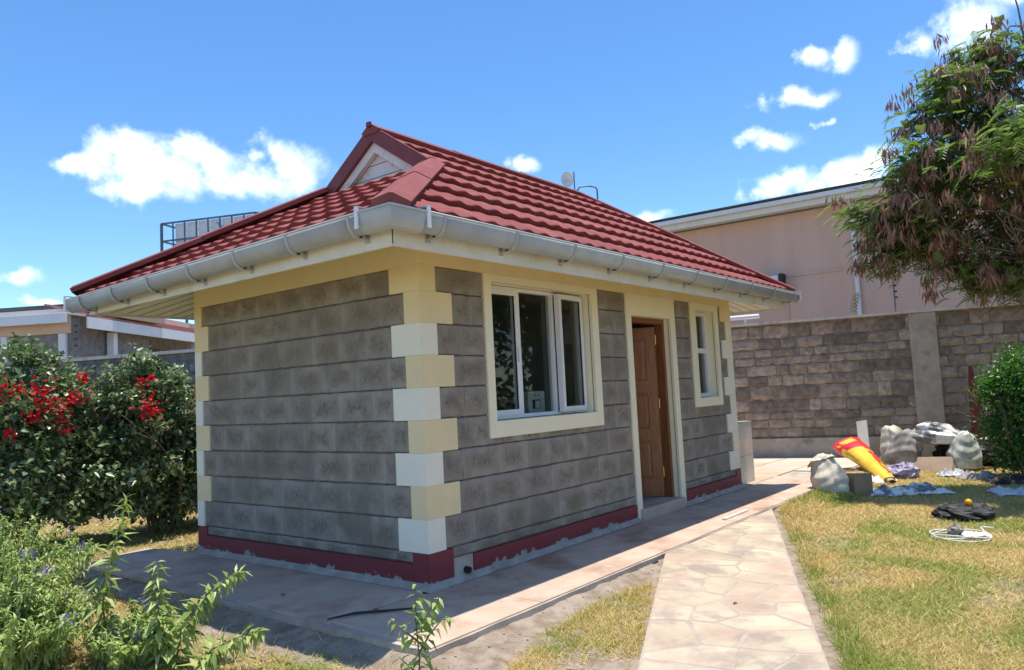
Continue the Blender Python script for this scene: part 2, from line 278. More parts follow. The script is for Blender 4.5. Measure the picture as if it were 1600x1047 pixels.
# ------------------------------------------------------------------ mesh helpers
class MB:
    def __init__(s): s.v = []; s.f = []
    def add(s, vs, fs):
        o = len(s.v); s.v += [tuple(v) for v in vs]; s.f += [tuple(i+o for i in f) for f in fs]; return s
    def box(s, a, b):
        (x0, y0, z0), (x1, y1, z1) = a, b
        return s.add([(x0,y0,z0),(x1,y0,z0),(x1,y1,z0),(x0,y1,z0),(x0,y0,z1),(x1,y0,z1),(x1,y1,z1),(x0,y1,z1)],
                     [(0,3,2,1),(4,5,6,7),(0,1,5,4),(1,2,6,5),(2,3,7,6),(3,0,4,7)])
    def bar(s, p, q, w, h=None, up=(0, 0, 1)):          # rectangular bar from p to q
        p, q = Vector(p), Vector(q); h = h or w; d = (q-p).normalized(); up = Vector(up)
        if abs(d.dot(up)) > .98: up = Vector((1, 0, 0))
        a = d.cross(up).normalized()*w/2; c = a.cross(d).normalized()*h/2
        return s.add([p-a-c, p+a-c, p+a+c, p-a+c, q-a-c, q+a-c, q+a+c, q-a+c], [(0,1,2,3),(7,6,5,4),(0,4,5,1),(1,5,6,2),(2,6,7,3),(3,7,4,0)])
    def tube(s, pts, rs, n=8, cap=True):
        pts = [Vector(p) for p in pts]; rs = rs if hasattr(rs, '__len__') else [rs]*len(pts); o = len(s.v); prev = None
        for i, p in enumerate(pts):
            d = (pts[min(i+1, len(pts)-1)] - pts[max(i-1, 0)]).normalized()
            a = prev if prev is not None else (Vector((0, 0, 1)) if abs(d.z) < .9 else Vector((1, 0, 0)))
            a = (a - d*a.dot(d)).normalized(); prev = a; b = d.cross(a)
            for k in range(n):
                t = 2*math.pi*k/n; s.v.append(tuple(p + (a*math.cos(t) + b*math.sin(t))*rs[i]))
        for i in range(len(pts)-1):
            for k in range(n): s.f.append((o+i*n+k, o+i*n+(k+1) % n, o+(i+1)*n+(k+1) % n, o+(i+1)*n+k))
        if cap: s.f.append(tuple(o+k for k in range(n))[::-1]); s.f.append(tuple(o+(len(pts)-1)*n+k for k in range(n)))
        return s
    def prism(s, poly, z0, z1):                          # poly of xy
        n = len(poly); return s.add([(x, y, z0) for x, y in poly] + [(x, y, z1) for x, y in poly],
            [tuple(range(n))[::-1], tuple(range(n, 2*n))] + [(i, (i+1) % n, n+(i+1) % n, n+i) for i in range(n)])
    def poly(s, pts, nrm, th):                           # flat polygon pts thickened along -nrm
        nrm = Vector(nrm).normalized(); n = len(pts); pts = [Vector(p) for p in pts]
        return s.add(pts + [p - nrm*th for p in pts], [tuple(range(n)), tuple(range(n, 2*n))[::-1]] + [(i, n+i, n+(i+1) % n, (i+1) % n) for i in range(n)])
    def mesh(s, name='mesh', smooth=False):
        me = bpy.data.meshes.new(name); me.from_pydata(s.v, [], s.f); me.update()
        bm = bmesh.new(); bm.from_mesh(me); bmesh.ops.recalc_face_normals(bm, faces=bm.faces); bm.to_mesh(me); bm.free()
        if smooth: me.polygons.foreach_set('use_smooth', [True]*len(me.polygons))
        return me
    def build(s, name, mat, parent=None, smooth=False, bevel=0.):
        me = s.mesh(name, smooth)
        if bevel:
            bm = bmesh.new(); bm.from_mesh(me); bmesh.ops.bevel(bm, geom=list(bm.edges), offset=bevel, segments=1, affect='EDGES'); bm.to_mesh(me); bm.free()
        return link(name, me, mat, parent)
def link(name, me, mat=None, parent=None):
    o = bpy.data.objects.new(name, me); COL.objects.link(o)
    if mat is not None and not me.materials: me.materials.append(M[mat])
    if parent is not None: o.parent = parent
    return o
def empty(name, loc=(0, 0, 0)):
    o = bpy.data.objects.new(name, None); COL.objects.link(o); o.location = loc; o.empty_display_size = .2; return o
def tag(o, label=None, cat=None, group=None, kind=None):
    if label: o['label'] = label
    if cat: o['category'] = cat
    if group: o['group'] = group
    if kind: o['kind'] = kind
    return o
def thing(name, label, cat, loc=(0, 0, 0), group=None): return tag(empty(name, loc), label, cat, group)
def place(o, root):      # parent without moving it
    bpy.context.view_layer.update(); o.parent = root; o.matrix_parent_inverse = root.matrix_world.inverted(); return o
def fast_mesh(name, V, F, mat):   # V (n,3), F (m,3) or (m,4) numpy
    me = bpy.data.meshes.new(name); k = F.shape[1]
    me.vertices.add(len(V)); me.vertices.foreach_set('co', V.astype(np.float32).ravel())
    me.loops.add(F.size); me.loops.foreach_set('vertex_index', F.astype(np.int32).ravel())
    me.polygons.add(len(F)); me.polygons.foreach_set('loop_start', np.arange(0, F.size, k, dtype=np.int32)); me.polygons.foreach_set('loop_total', np.full(len(F), k, np.int32))
    me.update(); me.validate(); me.materials.append(M[mat]); return me

# ------------------------------------------------------------------ the setting
GZ = -.12
g = MB(); g.add([(-150,-150,GZ),(200,-150,GZ),(200,200,GZ),(-150,200,GZ)], [(0,1,2,3)])
tag(g.build('ground', 'soil'), kind='structure')

LX, LY = 5.677, 3.04
# apron round the little house: concrete bed and big slabs
apron_poly = [(-.93, -.90), (4.4, -.90), (6.1, -.93), (7.0, -.93), (7.0, 0.02), (LX, 0.02), (0, 0.02), (0, LY), (-.10, 3.85), (-.62, 3.75), (-.86, 2.2), (-.92, .6)]
def ragged(poly, step=.16, amp=.018):
    o = []
    for i in range(len(poly)):
        a, b = Vector(poly[i]), Vector(poly[(i+1) % len(poly)]); k = max(1, int((b-a).length/step))
        for j in range(k):
            p = a.lerp(b, j/k); o.append((p.x + noise.noise(Vector((p.x*4, p.y*4, 3)))*amp*2, p.y + noise.noise(Vector((p.x*4, p.y*4, 9)))*amp*2))
    return o
apron = MB().prism(ragged(apron_poly, .07, .007), -.17, -.024).build('pavement', 'concrete'); tag(apron, kind='structure')
def slab(poly, parent, mat, z0, z1, name='slab', ch=.006):
    n = len(poly); c = Vector((sum(p[0] for p in poly)/n, sum(p[1] for p in poly)/n)); b = MB()
    inn = [((p[0]-c.x)*(1-ch/max(.05, (Vector(p)-c).length)) + c.x, (p[1]-c.y)*(1-ch/max(.05, (Vector(p)-c).length)) + c.y) for p in poly]
    b.add([(x, y, z0) for x, y in poly] + [(x, y, z1-ch*.6) for x, y in poly] + [(x, y, z1) for x, y in inn],
          [tuple(range(2*n, 3*n))] + [(i, (i+1) % n, n+(i+1) % n, n+i) for i in range(n)] + [(n+i, n+(i+1) % n, 2*n+(i+1) % n, 2*n+i) for i in range(n)])
    return b.build(name, mat, parent)
xs = [-.86, .12, 1.22, 2.30, 3.35, 4.40, 5.35, 6.25, 6.95]
for i in range(len(xs)-1):
    a, b_ = xs[i]+.004, xs[i+1]-.004
    slab([(a if i else -.90, -.882), (b_, -.882), (b_, -.07 if a < LX else -.0), (a, -.07 if a > -.5 else -.0)], apron, 'slab', -.05, -.013)
ys = [.004, .92, 1.80, 2.72, 3.62]
for i in range(4): slab([(-.895+.022*i, ys[i]+.004), (-.07, ys[i]+.004), (-.07, ys[i+1]-.004), (-.873+.022*i, ys[i+1]-.004)], apron, 'slab', -.05, -.013)

# back patio slabs beyond the house
patio = MB().box((LX+.05, .03, -.15), (9.6, 3.6, -.035)).build('patio', 'concrete'); tag(patio, kind='structure')
patio2 = MB().box((7.02, -.72, -.15), (9.75, .02, -.035)); patio2 = patio2.build('patio', 'concrete'); tag(patio2, kind='structure')
for i in range(4):
    for j in range(6):
        x0 = 5.75 + i*.98; y0 = -.70 + j*.70
        if j == 0 and x0 < 7: continue
        if j == 0: x0 = max(x0, 7.05)
        slab([(x0+.012, y0+.012), (min(x0+.968, 9.7), y0+.012), (min(x0+.968, 9.7), y0+.688), (x0+.012, y0+.688)], patio2 if j == 0 else patio, 'patio1' if (i*3+j*2) % 5 in (0, 2) else 'patio2', -.06, -.016)

# crazy-paved path: Voronoi cells clipped to the path outline, one stone each
path_poly = [(-2.9, -2.98), (-1.9, -3.50), (4.22, -.92), (1.78, -.915)]
def clip(poly, p, nrm):
    o = []
    for i in range(len(poly)):
        a, b = poly[i], poly[(i+1) % len(poly)]; da = (a[0]-p[0])*nrm[0]+(a[1]-p[1])*nrm[1]; db = (b[0]-p[0])*nrm[0]+(b[1]-p[1])*nrm[1]
        if da <= 0: o.append(a)
        if (da < 0 < db) or (db < 0 < da): t = da/(da-db); o.append((a[0]+(b[0]-a[0])*t, a[1]+(b[1]-a[1])*t))
    return o
def inside(poly, x, y):
    c = False
    for i in range(len(poly)):
        (x1, y1), (x2, y2) = poly[i], poly[i-1]
        if (y1 > y) != (y2 > y) and x < (x2-x1)*(y-y1)/(y2-y1)+x1: c = not c
    return c
def pz(y): t = min(1, max(0, (y+2.1)/1.185)); return .047*t*t*(3-2*t)
pb_ = MB(); y_ = -3.5
while y_ < -.915:
    y2 = min(y_+.12, -.912); q = clip(clip(path_poly, (0, y2), (0, 1)), (0, y_), (0, -1))
    if len(q) >= 3: n = len(q); pb_.add([(x, y, -.16) for x, y in q]+[(x, y, -.0685+pz(y)) for x, y in q], [tuple(range(n, 2*n))]+[(k, (k+1) % n, n+(k+1) % n, n+k) for k in range(n)])
    y_ = y2 if y2 > y_ else 0
path = pb_.build('path', 'pathbed'); tag(path, kind='structure')
shr = [(x*.985+.8*.015, y*.985-1.7*.015) for x, y in path_poly]
seeds = []
while len(seeds) < 62:
    x, y = rnd.uniform(-2.9, 4.3), rnd.uniform(-3.4, -.9)
    if inside(path_poly, x, y) and all((x-a)**2 + (y-b)**2 > rnd.choice((.03, .06, .12)) for a, b in seeds): seeds.append((x, y))
for i, s in enumerate(seeds):
    cell = [(s[0]-.7, s[1]-.7), (s[0]+.7, s[1]-.7), (s[0]+.7, s[1]+.7), (s[0]-.7, s[1]+.7)]
    for j, q in enumerate(seeds):
        if j == i: continue
        d = (q[0]-s[0], q[1]-s[1]); ln = math.hypot(*d)
        if ln > 1.6: continue
        nr = (d[0]/ln, d[1]/ln); gap = rnd.uniform(.005, .017)
        cell = clip(cell, (s[0]+d[0]/2-nr[0]*gap, s[1]+d[1]/2-nr[1]*gap), nr)
    # trim against the path's outline (near-convex: use the edges close to the seed)
    for k in range(len(path_poly)):
        a, b = path_poly[k], path_poly[(k+1) % len(path_poly)]; d = (b[0]-a[0], b[1]-a[1]); ln = math.hypot(*d); nr = (d[1]/ln, -d[0]/ln)
        t = ((s[0]-a[0])*d[0]+(s[1]-a[1])*d[1])/ln/ln; dist = (s[0]-a[0])*nr[0]+(s[1]-a[1])*nr[1]
        cell = clip(cell, (a[0]-nr[0]*.012, a[1]-nr[1]*.012), nr)
    fine_ = []
    for q in range(len(cell)):
        a, b = Vector(cell[q]), Vector(cell[(q+1) % len(cell)]); kk = max(1, int((b-a).length/.06))
        for j in range(kk):
            p = a.lerp(b, j/kk); fine_.append((p.x+.016*noise.noise(Vector((p.x*9, p.y*9, i*3.1))), p.y+.016*noise.noise(Vector((p.x*9, p.y*9, i*3.1+50)))))
    cell = fine_
    if len(cell) >= 3:
        fo = slab(cell, path, 'flag', -.10, -.0660 + rnd.uniform(-.0010, .0015), 'flagstone', .004)
        for v in fo.data.vertices: v.co.z += pz(v.co.y)

# bare dirt strips beside the slabs and the path
dirt_poly = [(-1.30, -2.35), (-.55, -2.0), (.4, -1.56), (1.85, -.90), (1.0, -.84), (-.6, -.86), (-.88, -.8), (-.88, .6), (-.8, 2.2), (-.55, 3.8), (-.9, 3.9), (-1.15, 2.0), (-1.3, .2)]
dm = MB(); DG = {}; st_d = .045
def dirt_z(x, y):
    ds = math.hypot(max(-.93-x, 0), max(-.90-y, 0)) if (x < -.93 or y < -.90) else 0
    return GZ+.004+.062*math.exp(-ds/.13)+.016*noise.noise(Vector((x*6, y*6, 0)))+.009*noise.noise(Vector((x*19, y*19, 4)))
def dgv(i, j):
    if (i, j) not in DG: x, y = -1.5+i*st_d, -2.5+j*st_d; DG[(i, j)] = len(dm.v); dm.v.append((x, y, dirt_z(x, y)))
    return DG[(i, j)]
for i in range(78):
    for j in range(146):
        x, y = -1.5+(i+.5)*st_d, -2.5+(j+.5)*st_d
        if inside(dirt_poly, x+.08*noise.noise(Vector((x*5, y*5, 8))), y+.08*noise.noise(Vector((x*5, y*5, 2)))): dm.f.append((dgv(i, j), dgv(i+1, j), dgv(i+1, j+1), dgv(i, j+1)))
tag(dm.build('dirt', 'dirt', smooth=True), kind='structure')
dm2 = MB().prism(ragged([(-1.85, -3.4), (4.2, -.86), (4.75, -.86), (4.45, -1.0), (3.0, -1.56), (1.7, -2.12), (.5, -2.62), (-.6, -3.1), (-1.85, -3.62)], .09, .035), -.16, GZ+.009)
tag(dm2.build('dirt', 'dirt'), kind='structure')
bk = MB(); xs_b = [3.85, 4.1, 4.35, 4.6, 5.2, 5.8, 6.4, 7.05]; hb = lambda x: GZ-.01+.108*min(1, max(0, (x-3.85)/.75))
for k in range(7):
    a, b_ = xs_b[k], xs_b[k+1]; bk.add([(a, -.90, hb(a)), (b_, -.90, hb(b_)), (b_, -1.42, GZ-.01), (a, -1.42, GZ-.01)], [(0, 1, 2, 3)])
tag(bk.build('bank', 'soil'), kind='structure')
pv = []; pf = []
for i in range(420):
    while True:
        x, y = rnd.uniform(-1.3, 1.8), rnd.uniform(-1.7, 3.8)
        if inside(dirt_poly, x, y): break
    s = rnd.choice((.004, .005, .007, .011)); o = len(pv); z = dirt_z(x, y)+.001
    pv += [(x+s*rnd.uniform(.6, 1.2)*a, y+s*rnd.uniform(.6, 1.2)*b, z+s*c*.7) for a, b, c in ((1,0,.2),(-1,0,.2),(0,1,.2),(0,-1,.2),(0,0,1),(0,0,-.4))]
    pf += [(o+4, o, o+2), (o+4, o+2, o+1), (o+4, o+1, o+3), (o+4, o+3, o), (o+5, o+2, o), (o+5, o+1, o+2), (o+5, o+3, o+1), (o+5, o, o+3)]
tv_ = []; tf_ = []
for i in range(260):     # dry twigs and straw on the dirt
    while True:
        x, y = rnd.uniform(-1.4, 1.8), rnd.uniform(-1.9, 3.8)
        if inside(dirt_poly, x, y): break
    a = rnd.uniform(0, 6.28); ln = rnd.uniform(.02, .09); z = dirt_z(x, y)+.004; o = len(tv_); dx, dy = math.cos(a)*ln, math.sin(a)*ln; ex_, ey_ = -math.sin(a)*.0016, math.cos(a)*.0016
    tv_ += [(x-ex_, y-ey_, z), (x+ex_, y+ey_, z), (x+dx, y+dy, z+rnd.uniform(.0, .015))]; tf_ += [(o, o+1, o+2)]
tag(link('twig_litter', fast_mesh('twig_litter', np.array(tv_), np.array(tf_), 'leafd')), 'dry twigs and straw littering the bare dirt strip', 'litter', kind='stuff')
tag(link('gravel', fast_mesh('gravel', np.array(pv), np.array(pf), 'concrete')), 'small grey pebbles scattered on the bare dirt strip', 'gravel', kind='stuff')

# ------------------------------------------------------------------ the little house
house = thing('house', 'small grey stone house with red tiled hip roof and cream quoins', 'house')
CH = .235
DOOR = (3.07, 3.96, -.02, 2.085); WIN1 = (.81, 2.31, 1.12, 2.25); WIN2 = (4.63, 5.19, 1.17, 2.23)
def wall_rects(x0, x1, z0, z1, holes):
    cx = sorted({x0, x1, *[h[0] for h in holes], *[h[1] for h in holes]}); cz = sorted({z0, z1, *[h[2] for h in holes], *[h[3] for h in holes]})
    for i in range(len(cx)-1):
        for j in range(len(cz)-1):
            mx_, mz_ = (cx[i]+cx[i+1])/2, (cz[j]+cz[j+1])/2
            if not any(h[0] < mx_ < h[1] and h[2] < mz_ < h[3] for h in holes): yield cx[i], cx[i+1], cz[j], cz[j+1]
wf = MB()
for a, b, c, d in wall_rects(.014, LX-.014, -.15, 2.62, [DOOR, WIN1, WIN2]): wf.box((a, .014, c), (b, .20, d))
front = wf.build('wall', 'core', house)
left = MB().box((.014, .2002, -.15), (.20, LY-.014, 2.62)).build('wall', 'core', house)
MB().box((.2002, LY-.20, -.15), (LX-.2002, LY-.014, 2.62)).build('wall', 'inner', house)
MB().box((LX-.20, .2002, -.15), (LX-.014, LY-.2002, 2.62)).build('wall', 'inner', house)
MB().box((.2002, .2002, -.05), (LX-.2002, LY-.2002, .10)).build('floor', 'inner', house)
MB().box((.2002, .2002, 2.50), (LX-.2002, LY-.2002, 2.52)).build('ceiling', 'inner', house)
MB().box((2.72, .2002, .10), (2.82, LY-.2002, 2.5)).build('partition_wall', 'inner', house)
# stone blocks: local frame length along +X, outer face towards -Y, shared by size
_bl = {}
def block_mesh(w_, h_):
    key = (round(w_, 2), round(h_, 3))
    if key not in _bl:
        w_, h_ = key; b = MB(); e = .007; d = .03
        xs_ = [0, e, w_*.33, w_*.66, w_-e, w_]; zs_ = [0, e, h_*.5, h_-e, h_]; V = []; F = []
        for j, z in enumerate(zs_):
            for i, x in enumerate(xs_):
                rim = i in (0, 5) or j in (0, 4); rim = j in (0, 4); V.append((x, (.006 if rim else 0) + rnd.uniform(-.0012, .0012), z + (rnd.uniform(-.003, .003) if rim else 0)))
        for j in range(4):
            for i in range(5): F.append((j*6+i, j*6+i+1, (j+1)*6+i+1, (j+1)*6+i))
        ring = [i for i in range(6)] + [j*6+5 for j in range(1, 5)] + [24+i for i in range(4, -1, -1)] + [j*6 for j in range(3, 0, -1)]
        o = len(V); V += [(V[i][0], d, V[i][2]) for i in ring]; k = len(ring)
        F += [(ring[(i+1) % k], ring[i], o+i, o+(i+1) % k) for i in range(k)]
        b.add(V, F); me = b.mesh('block'); me.materials.append(M['block']); _bl[key] = me
    return _bl[key], key
def lay(wall, a, b, z0, z1, side):
    """fill a..b of one course with blocks"""
    x = a; first = True
    while x < b-.01:
        w_ = rnd.choice((.30, .36, .40, .44)) * (rnd.uniform(.4, 1) if first else 1); first = False
        if b-(x+w_) < .16: w_ = b-x
        me, key = block_mesh(w_-.0008, z1-z0-.011)
        o = link('block', me, None, wall)
        if side == 'f': o.location = (x+.0004, rnd.uniform(-.0008, .0008), z0+.0055)
        else: o.location = (rnd.uniform(-.0008, .0008), x+w_-.0004, z0+.0055); o.rotation_euler = (0, 0, -math.pi/2)
        x += w_
NL = lambda k: .29 if k % 2 else .145          # quoin reach on the left face at the near corner
NF = lambda k: .165 if k % 2 else .335         # ... on the front face
FL_ = lambda k: .105 if k % 2 else .22         # far left corner, left face
RF = lambda k: .30 if k % 2 else .155          # far right corner, front face
SUR = [(.72, 2.42, .99, 2.40), (2.97, 4.07, -.1, 2.40), (4.49, 5.28, 1.065, 2.40)]
for k in range(0, 10):
    z0, z1 = k*CH, (k+1)*CH if k < 9 else 2.312
    if k == 0: z0 = .155
    lay(left, NL(k) if k else .16, LY-(FL_(k) if k else .14), z0, z1, 'l')
    iv = [(NF(k) if k else .25, LX-(RF(k) if k else .12))]
    low = []
    for (a, b, c, d) in SUR:
        if z0 >= c-.03 or (z0 < c < z1):
            nv = []
            for (p, q) in iv:
                if a < q and b > p:
                    if p < a: nv.append((p, a+.012))
                    if b < q: nv.append((b-.012, q))
                else: nv.append((p, q))
            iv = nv
            if z0 < c-.03: low.append((a+.012, b-.012, z0, c+.02))
    for p, q in iv:
        if q-p > .03: lay(front, p, q, z0, z1, 'f')
    for p, q, c, d in low: lay(front, p, q, c, d, 'f')
# quoins: L-shaped plaster blocks, 13 mm proud
def quoin(cx, cy, dx, dy, rx, ry, z0, z1, mat):
    """corner at cx,cy ; the wall runs dx along x and dy along y ; reach rx, ry"""
    p = .013; j = lambda: rnd.uniform(-.004, .004); rx += j(); ry += j()
    ox, oy = cx-dx*p, cy-dy*p
    poly = [(ox, oy), (cx+dx*rx, oy), (cx+dx*rx, cy+dy*.02), (cx+dx*.02, cy+dy*.02), (cx+dx*.02, cy+dy*ry), (ox, cy+dy*ry)]
    MB().prism(poly, z0+.0006, z1-.0006).build('quoin', mat, house)
for k in range(1, 9):
    m_ = 'white' if k % 2 else 'tan'; z0, z1 = k*CH, (k+1)*CH
    quoin(0, 0, 1, 1, NF(k), NL(k), z0, z1, m_)
    quoin(0, LY, 1, -1, .3 if k % 2 == 0 else .16, FL_(k), z0, z1, m_)
    quoin(LX, 0, -1, 1, RF(k), .2, z0, z1, 'white' if k % 2 else 'cream')
quoin(0, 0, 1, 1, NF(9), NL(9), 9*CH, 2.309, 'beige'); quoin(0, LY, 1, -1, .16, FL_(9), 9*CH, 2.309, 'beige'); quoin(LX, 0, -1, 1, RF(9), .2, 9*CH, 2.309, 'beige')
# painted frieze under the eaves
fz = MB(); fz.box((-.013, -.013, 2.3092), (LX+.013, .02, 2.63)); fz.build('frieze', 'beige', house)
MB().box((-.013, .0202, 2.3092), (.02, LY+.013, 2.63)).build('frieze', 'beige', house)
MB().box((LX-.02, .0202, 2.31), (LX+.0115, LY+.0115, 2.63)).build('frieze', 'beige', house)
# plinth, broken where the pipe comes out
for a, b, zt in ((-.012, .24, .232), (.46, 2.965, .150), (4.08, LX-.14, .150), (LX-.138, LX+.012, .232)):
    MB().box((a, -.012, -.10), (b, .02, zt)).build('plinth', 'plinth', house)
for a, b, zt in ((.0202, .155, .232), (.157, LY-.145, .152), (LY-.143, LY+.012, .232)):
    MB().box((-.012, a, -.10), (.02, b, zt)).build('plinth', 'plinth', house)
MB().box((.242, -.004, -.10), (.458, .02, .155)).build('patched_mortar', 'concrete', house)
cf = MB(); cf.add([(-.07, -.07, -.012), (2.98, -.06, -.012), (2.98, -.006, .03), (-.006, -.006, .03), (-.006, 3.04, .03), (-.07, 3.04, -.012)], [(0, 1, 2, 3), (0, 3, 4, 5)]); cf.build('mortar_fillet', 'concrete', house)
cf = MB(); cf.add([(4.0, -.06, -.012), (LX+.05, -.06, -.012), (LX+.05, -.006, .035), (4.0, -.006, .035)], [(0, 1, 2, 3)]); cf.build('mortar_fillet', 'concrete', house)
pp = MB().tube([(.37, .02, .055), (.37, -.045, .05)], .024, 14, False).tube([(.37, -.0449, .05), (.37, .01, .0546)], .019, 14, True); pp.build('drain_pipe', 'black', house)

# window and door surrounds
def ring(x0, x1, z0, z1, hole, y0, y1, name, mat, sides='lrtb'):
    hx0, hx1, hz0, hz1 = hole; b = MB()
    if 'l' in sides: b.box((x0, y0, z0), (hx0, y1, z1))
    if 'r' in sides: b.box((hx1, y0, z0), (x1, y1, z1))
    if 't' in sides: b.box((hx0, y0, hz1), (hx1, y1, z1))
    if 'b' in sides: b.box((hx0, y0, z0), (hx1, y1, hz0))
    return b.build(name, mat, house)
ring(.72, 2.42, .99, 2.309, WIN1, -.016, .021, 'window_surround', 'cream')
ring(4.49, 5.28, 1.065, 2.309, WIN2, -.016, .021, 'window_surround', 'cream')
ring(2.97, 4.07, -.02, 2.309, DOOR, -.016, .021, 'door_surround', 'cream', 'lrt')
for h in (WIN1, WIN2, DOOR):     # plastered reveals
    x0, x1, z0, z1 = h; b = MB(); t = .001; zb = z0
    b.box((x0-.001, .0212, zb), (x0+t, .199, z1)); b.box((x1-t, .0212, zb), (x1+.001, .199, z1)); b.box((x0+t, .0212, z1-t), (x1-t, .199, z1+.001))
    if h is not DOOR: b.box((x0+t, .0212, z0-.001), (x1-t, .199, z0+t))
    b.build('reveal', 'cream', house)
# step at the door
MB().prism([(3.02, -.05), (3.99, -.05), (3.99, .20), (3.02, .20)], -.06, .098).build('door_step', 'slab', house, bevel=.008)

# windows
def sash(x0, x1, z0, z1, y, parent, fw=.045, dp=.05):
    b = MB(); b.box((x0, y, z0), (x0+fw, y+dp, z1)); b.box((x1-fw, y, z0), (x1, y+dp, z1)); b.box((x0+fw, y, z1-fw), (x1-fw, y+dp, z1)); b.box((x0+fw, y, z0), (x1-fw, y+dp, z0+fw))
    s = b.build('sash', 'upvc', parent); p = MB().box((x0+fw-.004, y+dp*.45, z0+fw-.004), (x1-fw+.004, y+dp*.45+.005, z1-fw+.004)).build('pane', 'glass', s)
    k = MB(); q = .004    # black gasket
    k.box((x0+fw, y+.006, z0+fw), (x0+fw+q, y+.02, z1-fw)); k.box((x1-fw-q, y+.006, z0+fw), (x1-fw, y+.02, z1-fw)); k.box((x0+fw+q, y+.006, z0+fw), (x1-fw-q, y+.02, z0+fw+q)); k.box((x0+fw+q, y+.006, z1-fw-q), (x1-fw-q, y+.02, z1-fw)); k.build('gasket', 'black', s)
    return s
win = empty('window', (0, 0, 0)); win.parent = house
b = MB(); x0, x1, z0, z1 = WIN1; x0 += .007; x1 -= .007; z0 += .007; z1 -= .007; y = .105
b.box((x0, y, z0), (x0+.03, y+.06, z1)); b.box((x1-.03, y, z0), (x1, y+.06, z1)); b.box((x0+.03, y, z1-.03), (x1-.03, y+.06, z1)); b.box((x0+.03, y, z0), (x1-.03, y+.06, z0+.03))
b.box((1.29, y, z0+.03), (1.325, y+.06, z1-.03)); b.box((1.805, y, z0+.03), (1.84, y+.06, z1-.03)); b.build('frame', 'upvc', win)
sash(x0+.028, 1.292, z0+.028, z1-.028, y-.012, win)
p2 = MB().box((1.323, y+.03, z0+.028), (1.807, y+.036, z1-.028)).build('pane', 'glass', win)
s3 = sash(-.455, 0, z0+.02, z1-.02, 0, win); s3.location = (x1-.022, y-.03, 0); s3.rotation_euler = (0, 0, rad(5.5))
MB().bar((1.86, .16, 1.20), (2.13, .33, 1.92), .028, .012).build('slanting_bar', 'upvc', win)  # white bar slanting upward behind the right-hand sash
MB().box((1.255, y-.03, 1.60), (1.272, y-.012, 1.72)).build('handle', 'upvc', win)
win2 = empty('window'); win2.parent = house
b = MB(); x0, x1, z0, z1 = WIN2; x0 += .007; x1 -= .007; z0 += .007; z1 -= .007
b.box((x0, y, z0), (x0+.045, y+.06, z1)); b.box((x1-.045, y, z0), (x1, y+.06, z1)); b.box((x0+.045, y, z1-.045), (x1-.045, y+.06, z1)); b.box((x0+.045, y, z0), (x1-.045, y+.06, z0+.045)); b.box((x0+.045, y, 1.715), (x1-.045, y+.06, 1.775)); b.build('frame', 'upvc', win2)
for c, d in ((z0+.04, 1.72), (1.77, z1-.04)): MB().box((x0+.04, y+.03, c), (x1-.04, y+.035, d)).build('pane', 'glass', win2)
# door: frame, leaf swung inwards, brass hinges
dr = empty('door'); dr.parent = house
b = MB(); x0, x1, z0, z1 = DOOR; z0 = .098
b.box((x0+.006, .07, z0), (x0+.05, .17, z1-.006)); b.box((x1-.055, .07, z0), (x1-.006, .17, z1-.006)); b.box((x0+.05, .07, z1-.055), (x1-.055, .17, z1-.006)); b.build('frame', 'woodd', dr)
lf = empty('leaf_hinge'); lf.parent = dr
lf.name = 'leaf'
bpy.data.objects.remove(lf)
lw, lh, lt = .76, 1.90, .042; lb = MB()     # leaf in local coordinates: hinge edge at x=0, runs to -x, face at y=0
st = .11
lb.box((-st, 0, 0), (0, lt, lh)); lb.box((-lw, 0, 0), (-lw+st, lt, lh))
for a, c in ((0, .20), (.62, .76), (1.16, 1.30), (lh-.12, lh)): lb.box((-lw+st, 0, a), (-st, lt, c))
lb.box((-lw/2-.045, .0, .20), (-lw/2+.045, lt, .62)); lb.box((-lw/2-.045, .0, .76), (-lw/2+.045, lt, 1.16)); lb.box((-lw/2-.045, .0, 1.30), (-lw/2+.045, lt, lh-.12))
leaf = lb.build('leaf', 'wood', dr)
for xa, xb in ((-lw+st, -lw/2-.045), (-lw/2+.045, -st)):
    for a, c in ((.20, .62), (.76, 1.16), (1.30, lh-.12)):
        q = MB(); q.add([(xa, .014, a), (xb, .014, a), (xb, .014, c), (xa, .014, c), (xa+.04, .006, a+.04), (xb-.04, .006, a+.04), (xb-.04, .006, c-.04), (xa+.04, .006, c-.04), (xa, .03, a), (xb, .03, a), (xb, .03, c), (xa, .03, c)],
              [(4,5,6,7), (0,1,5,4), (1,2,6,5), (2,3,7,6), (3,0,4,7), (8,11,10,9), (0,8,9,1), (1,9,10,2), (2,10,11,3), (3,11,8,0)]); q.build('door_panel', 'wood', leaf)
for z in (.22, .98, 1.70): MB().box((-.0, .006, z), (.004, lt-.006, z+.11)).tube([(.006, -.004, z), (.006, -.004, z+.11)], .008, 8).build('hinge', 'brass', leaf)
MB().tube([(-lw+.05, -.0, 1.0), (-lw+.05, -.05, 1.0), (-lw+.16, -.05, 1.0)], .009, 8).build('door_handle', 'brass', leaf)
leaf.location = (x1-.062, .165, .106); leaf.rotation_euler = (0, 0, rad(-62))

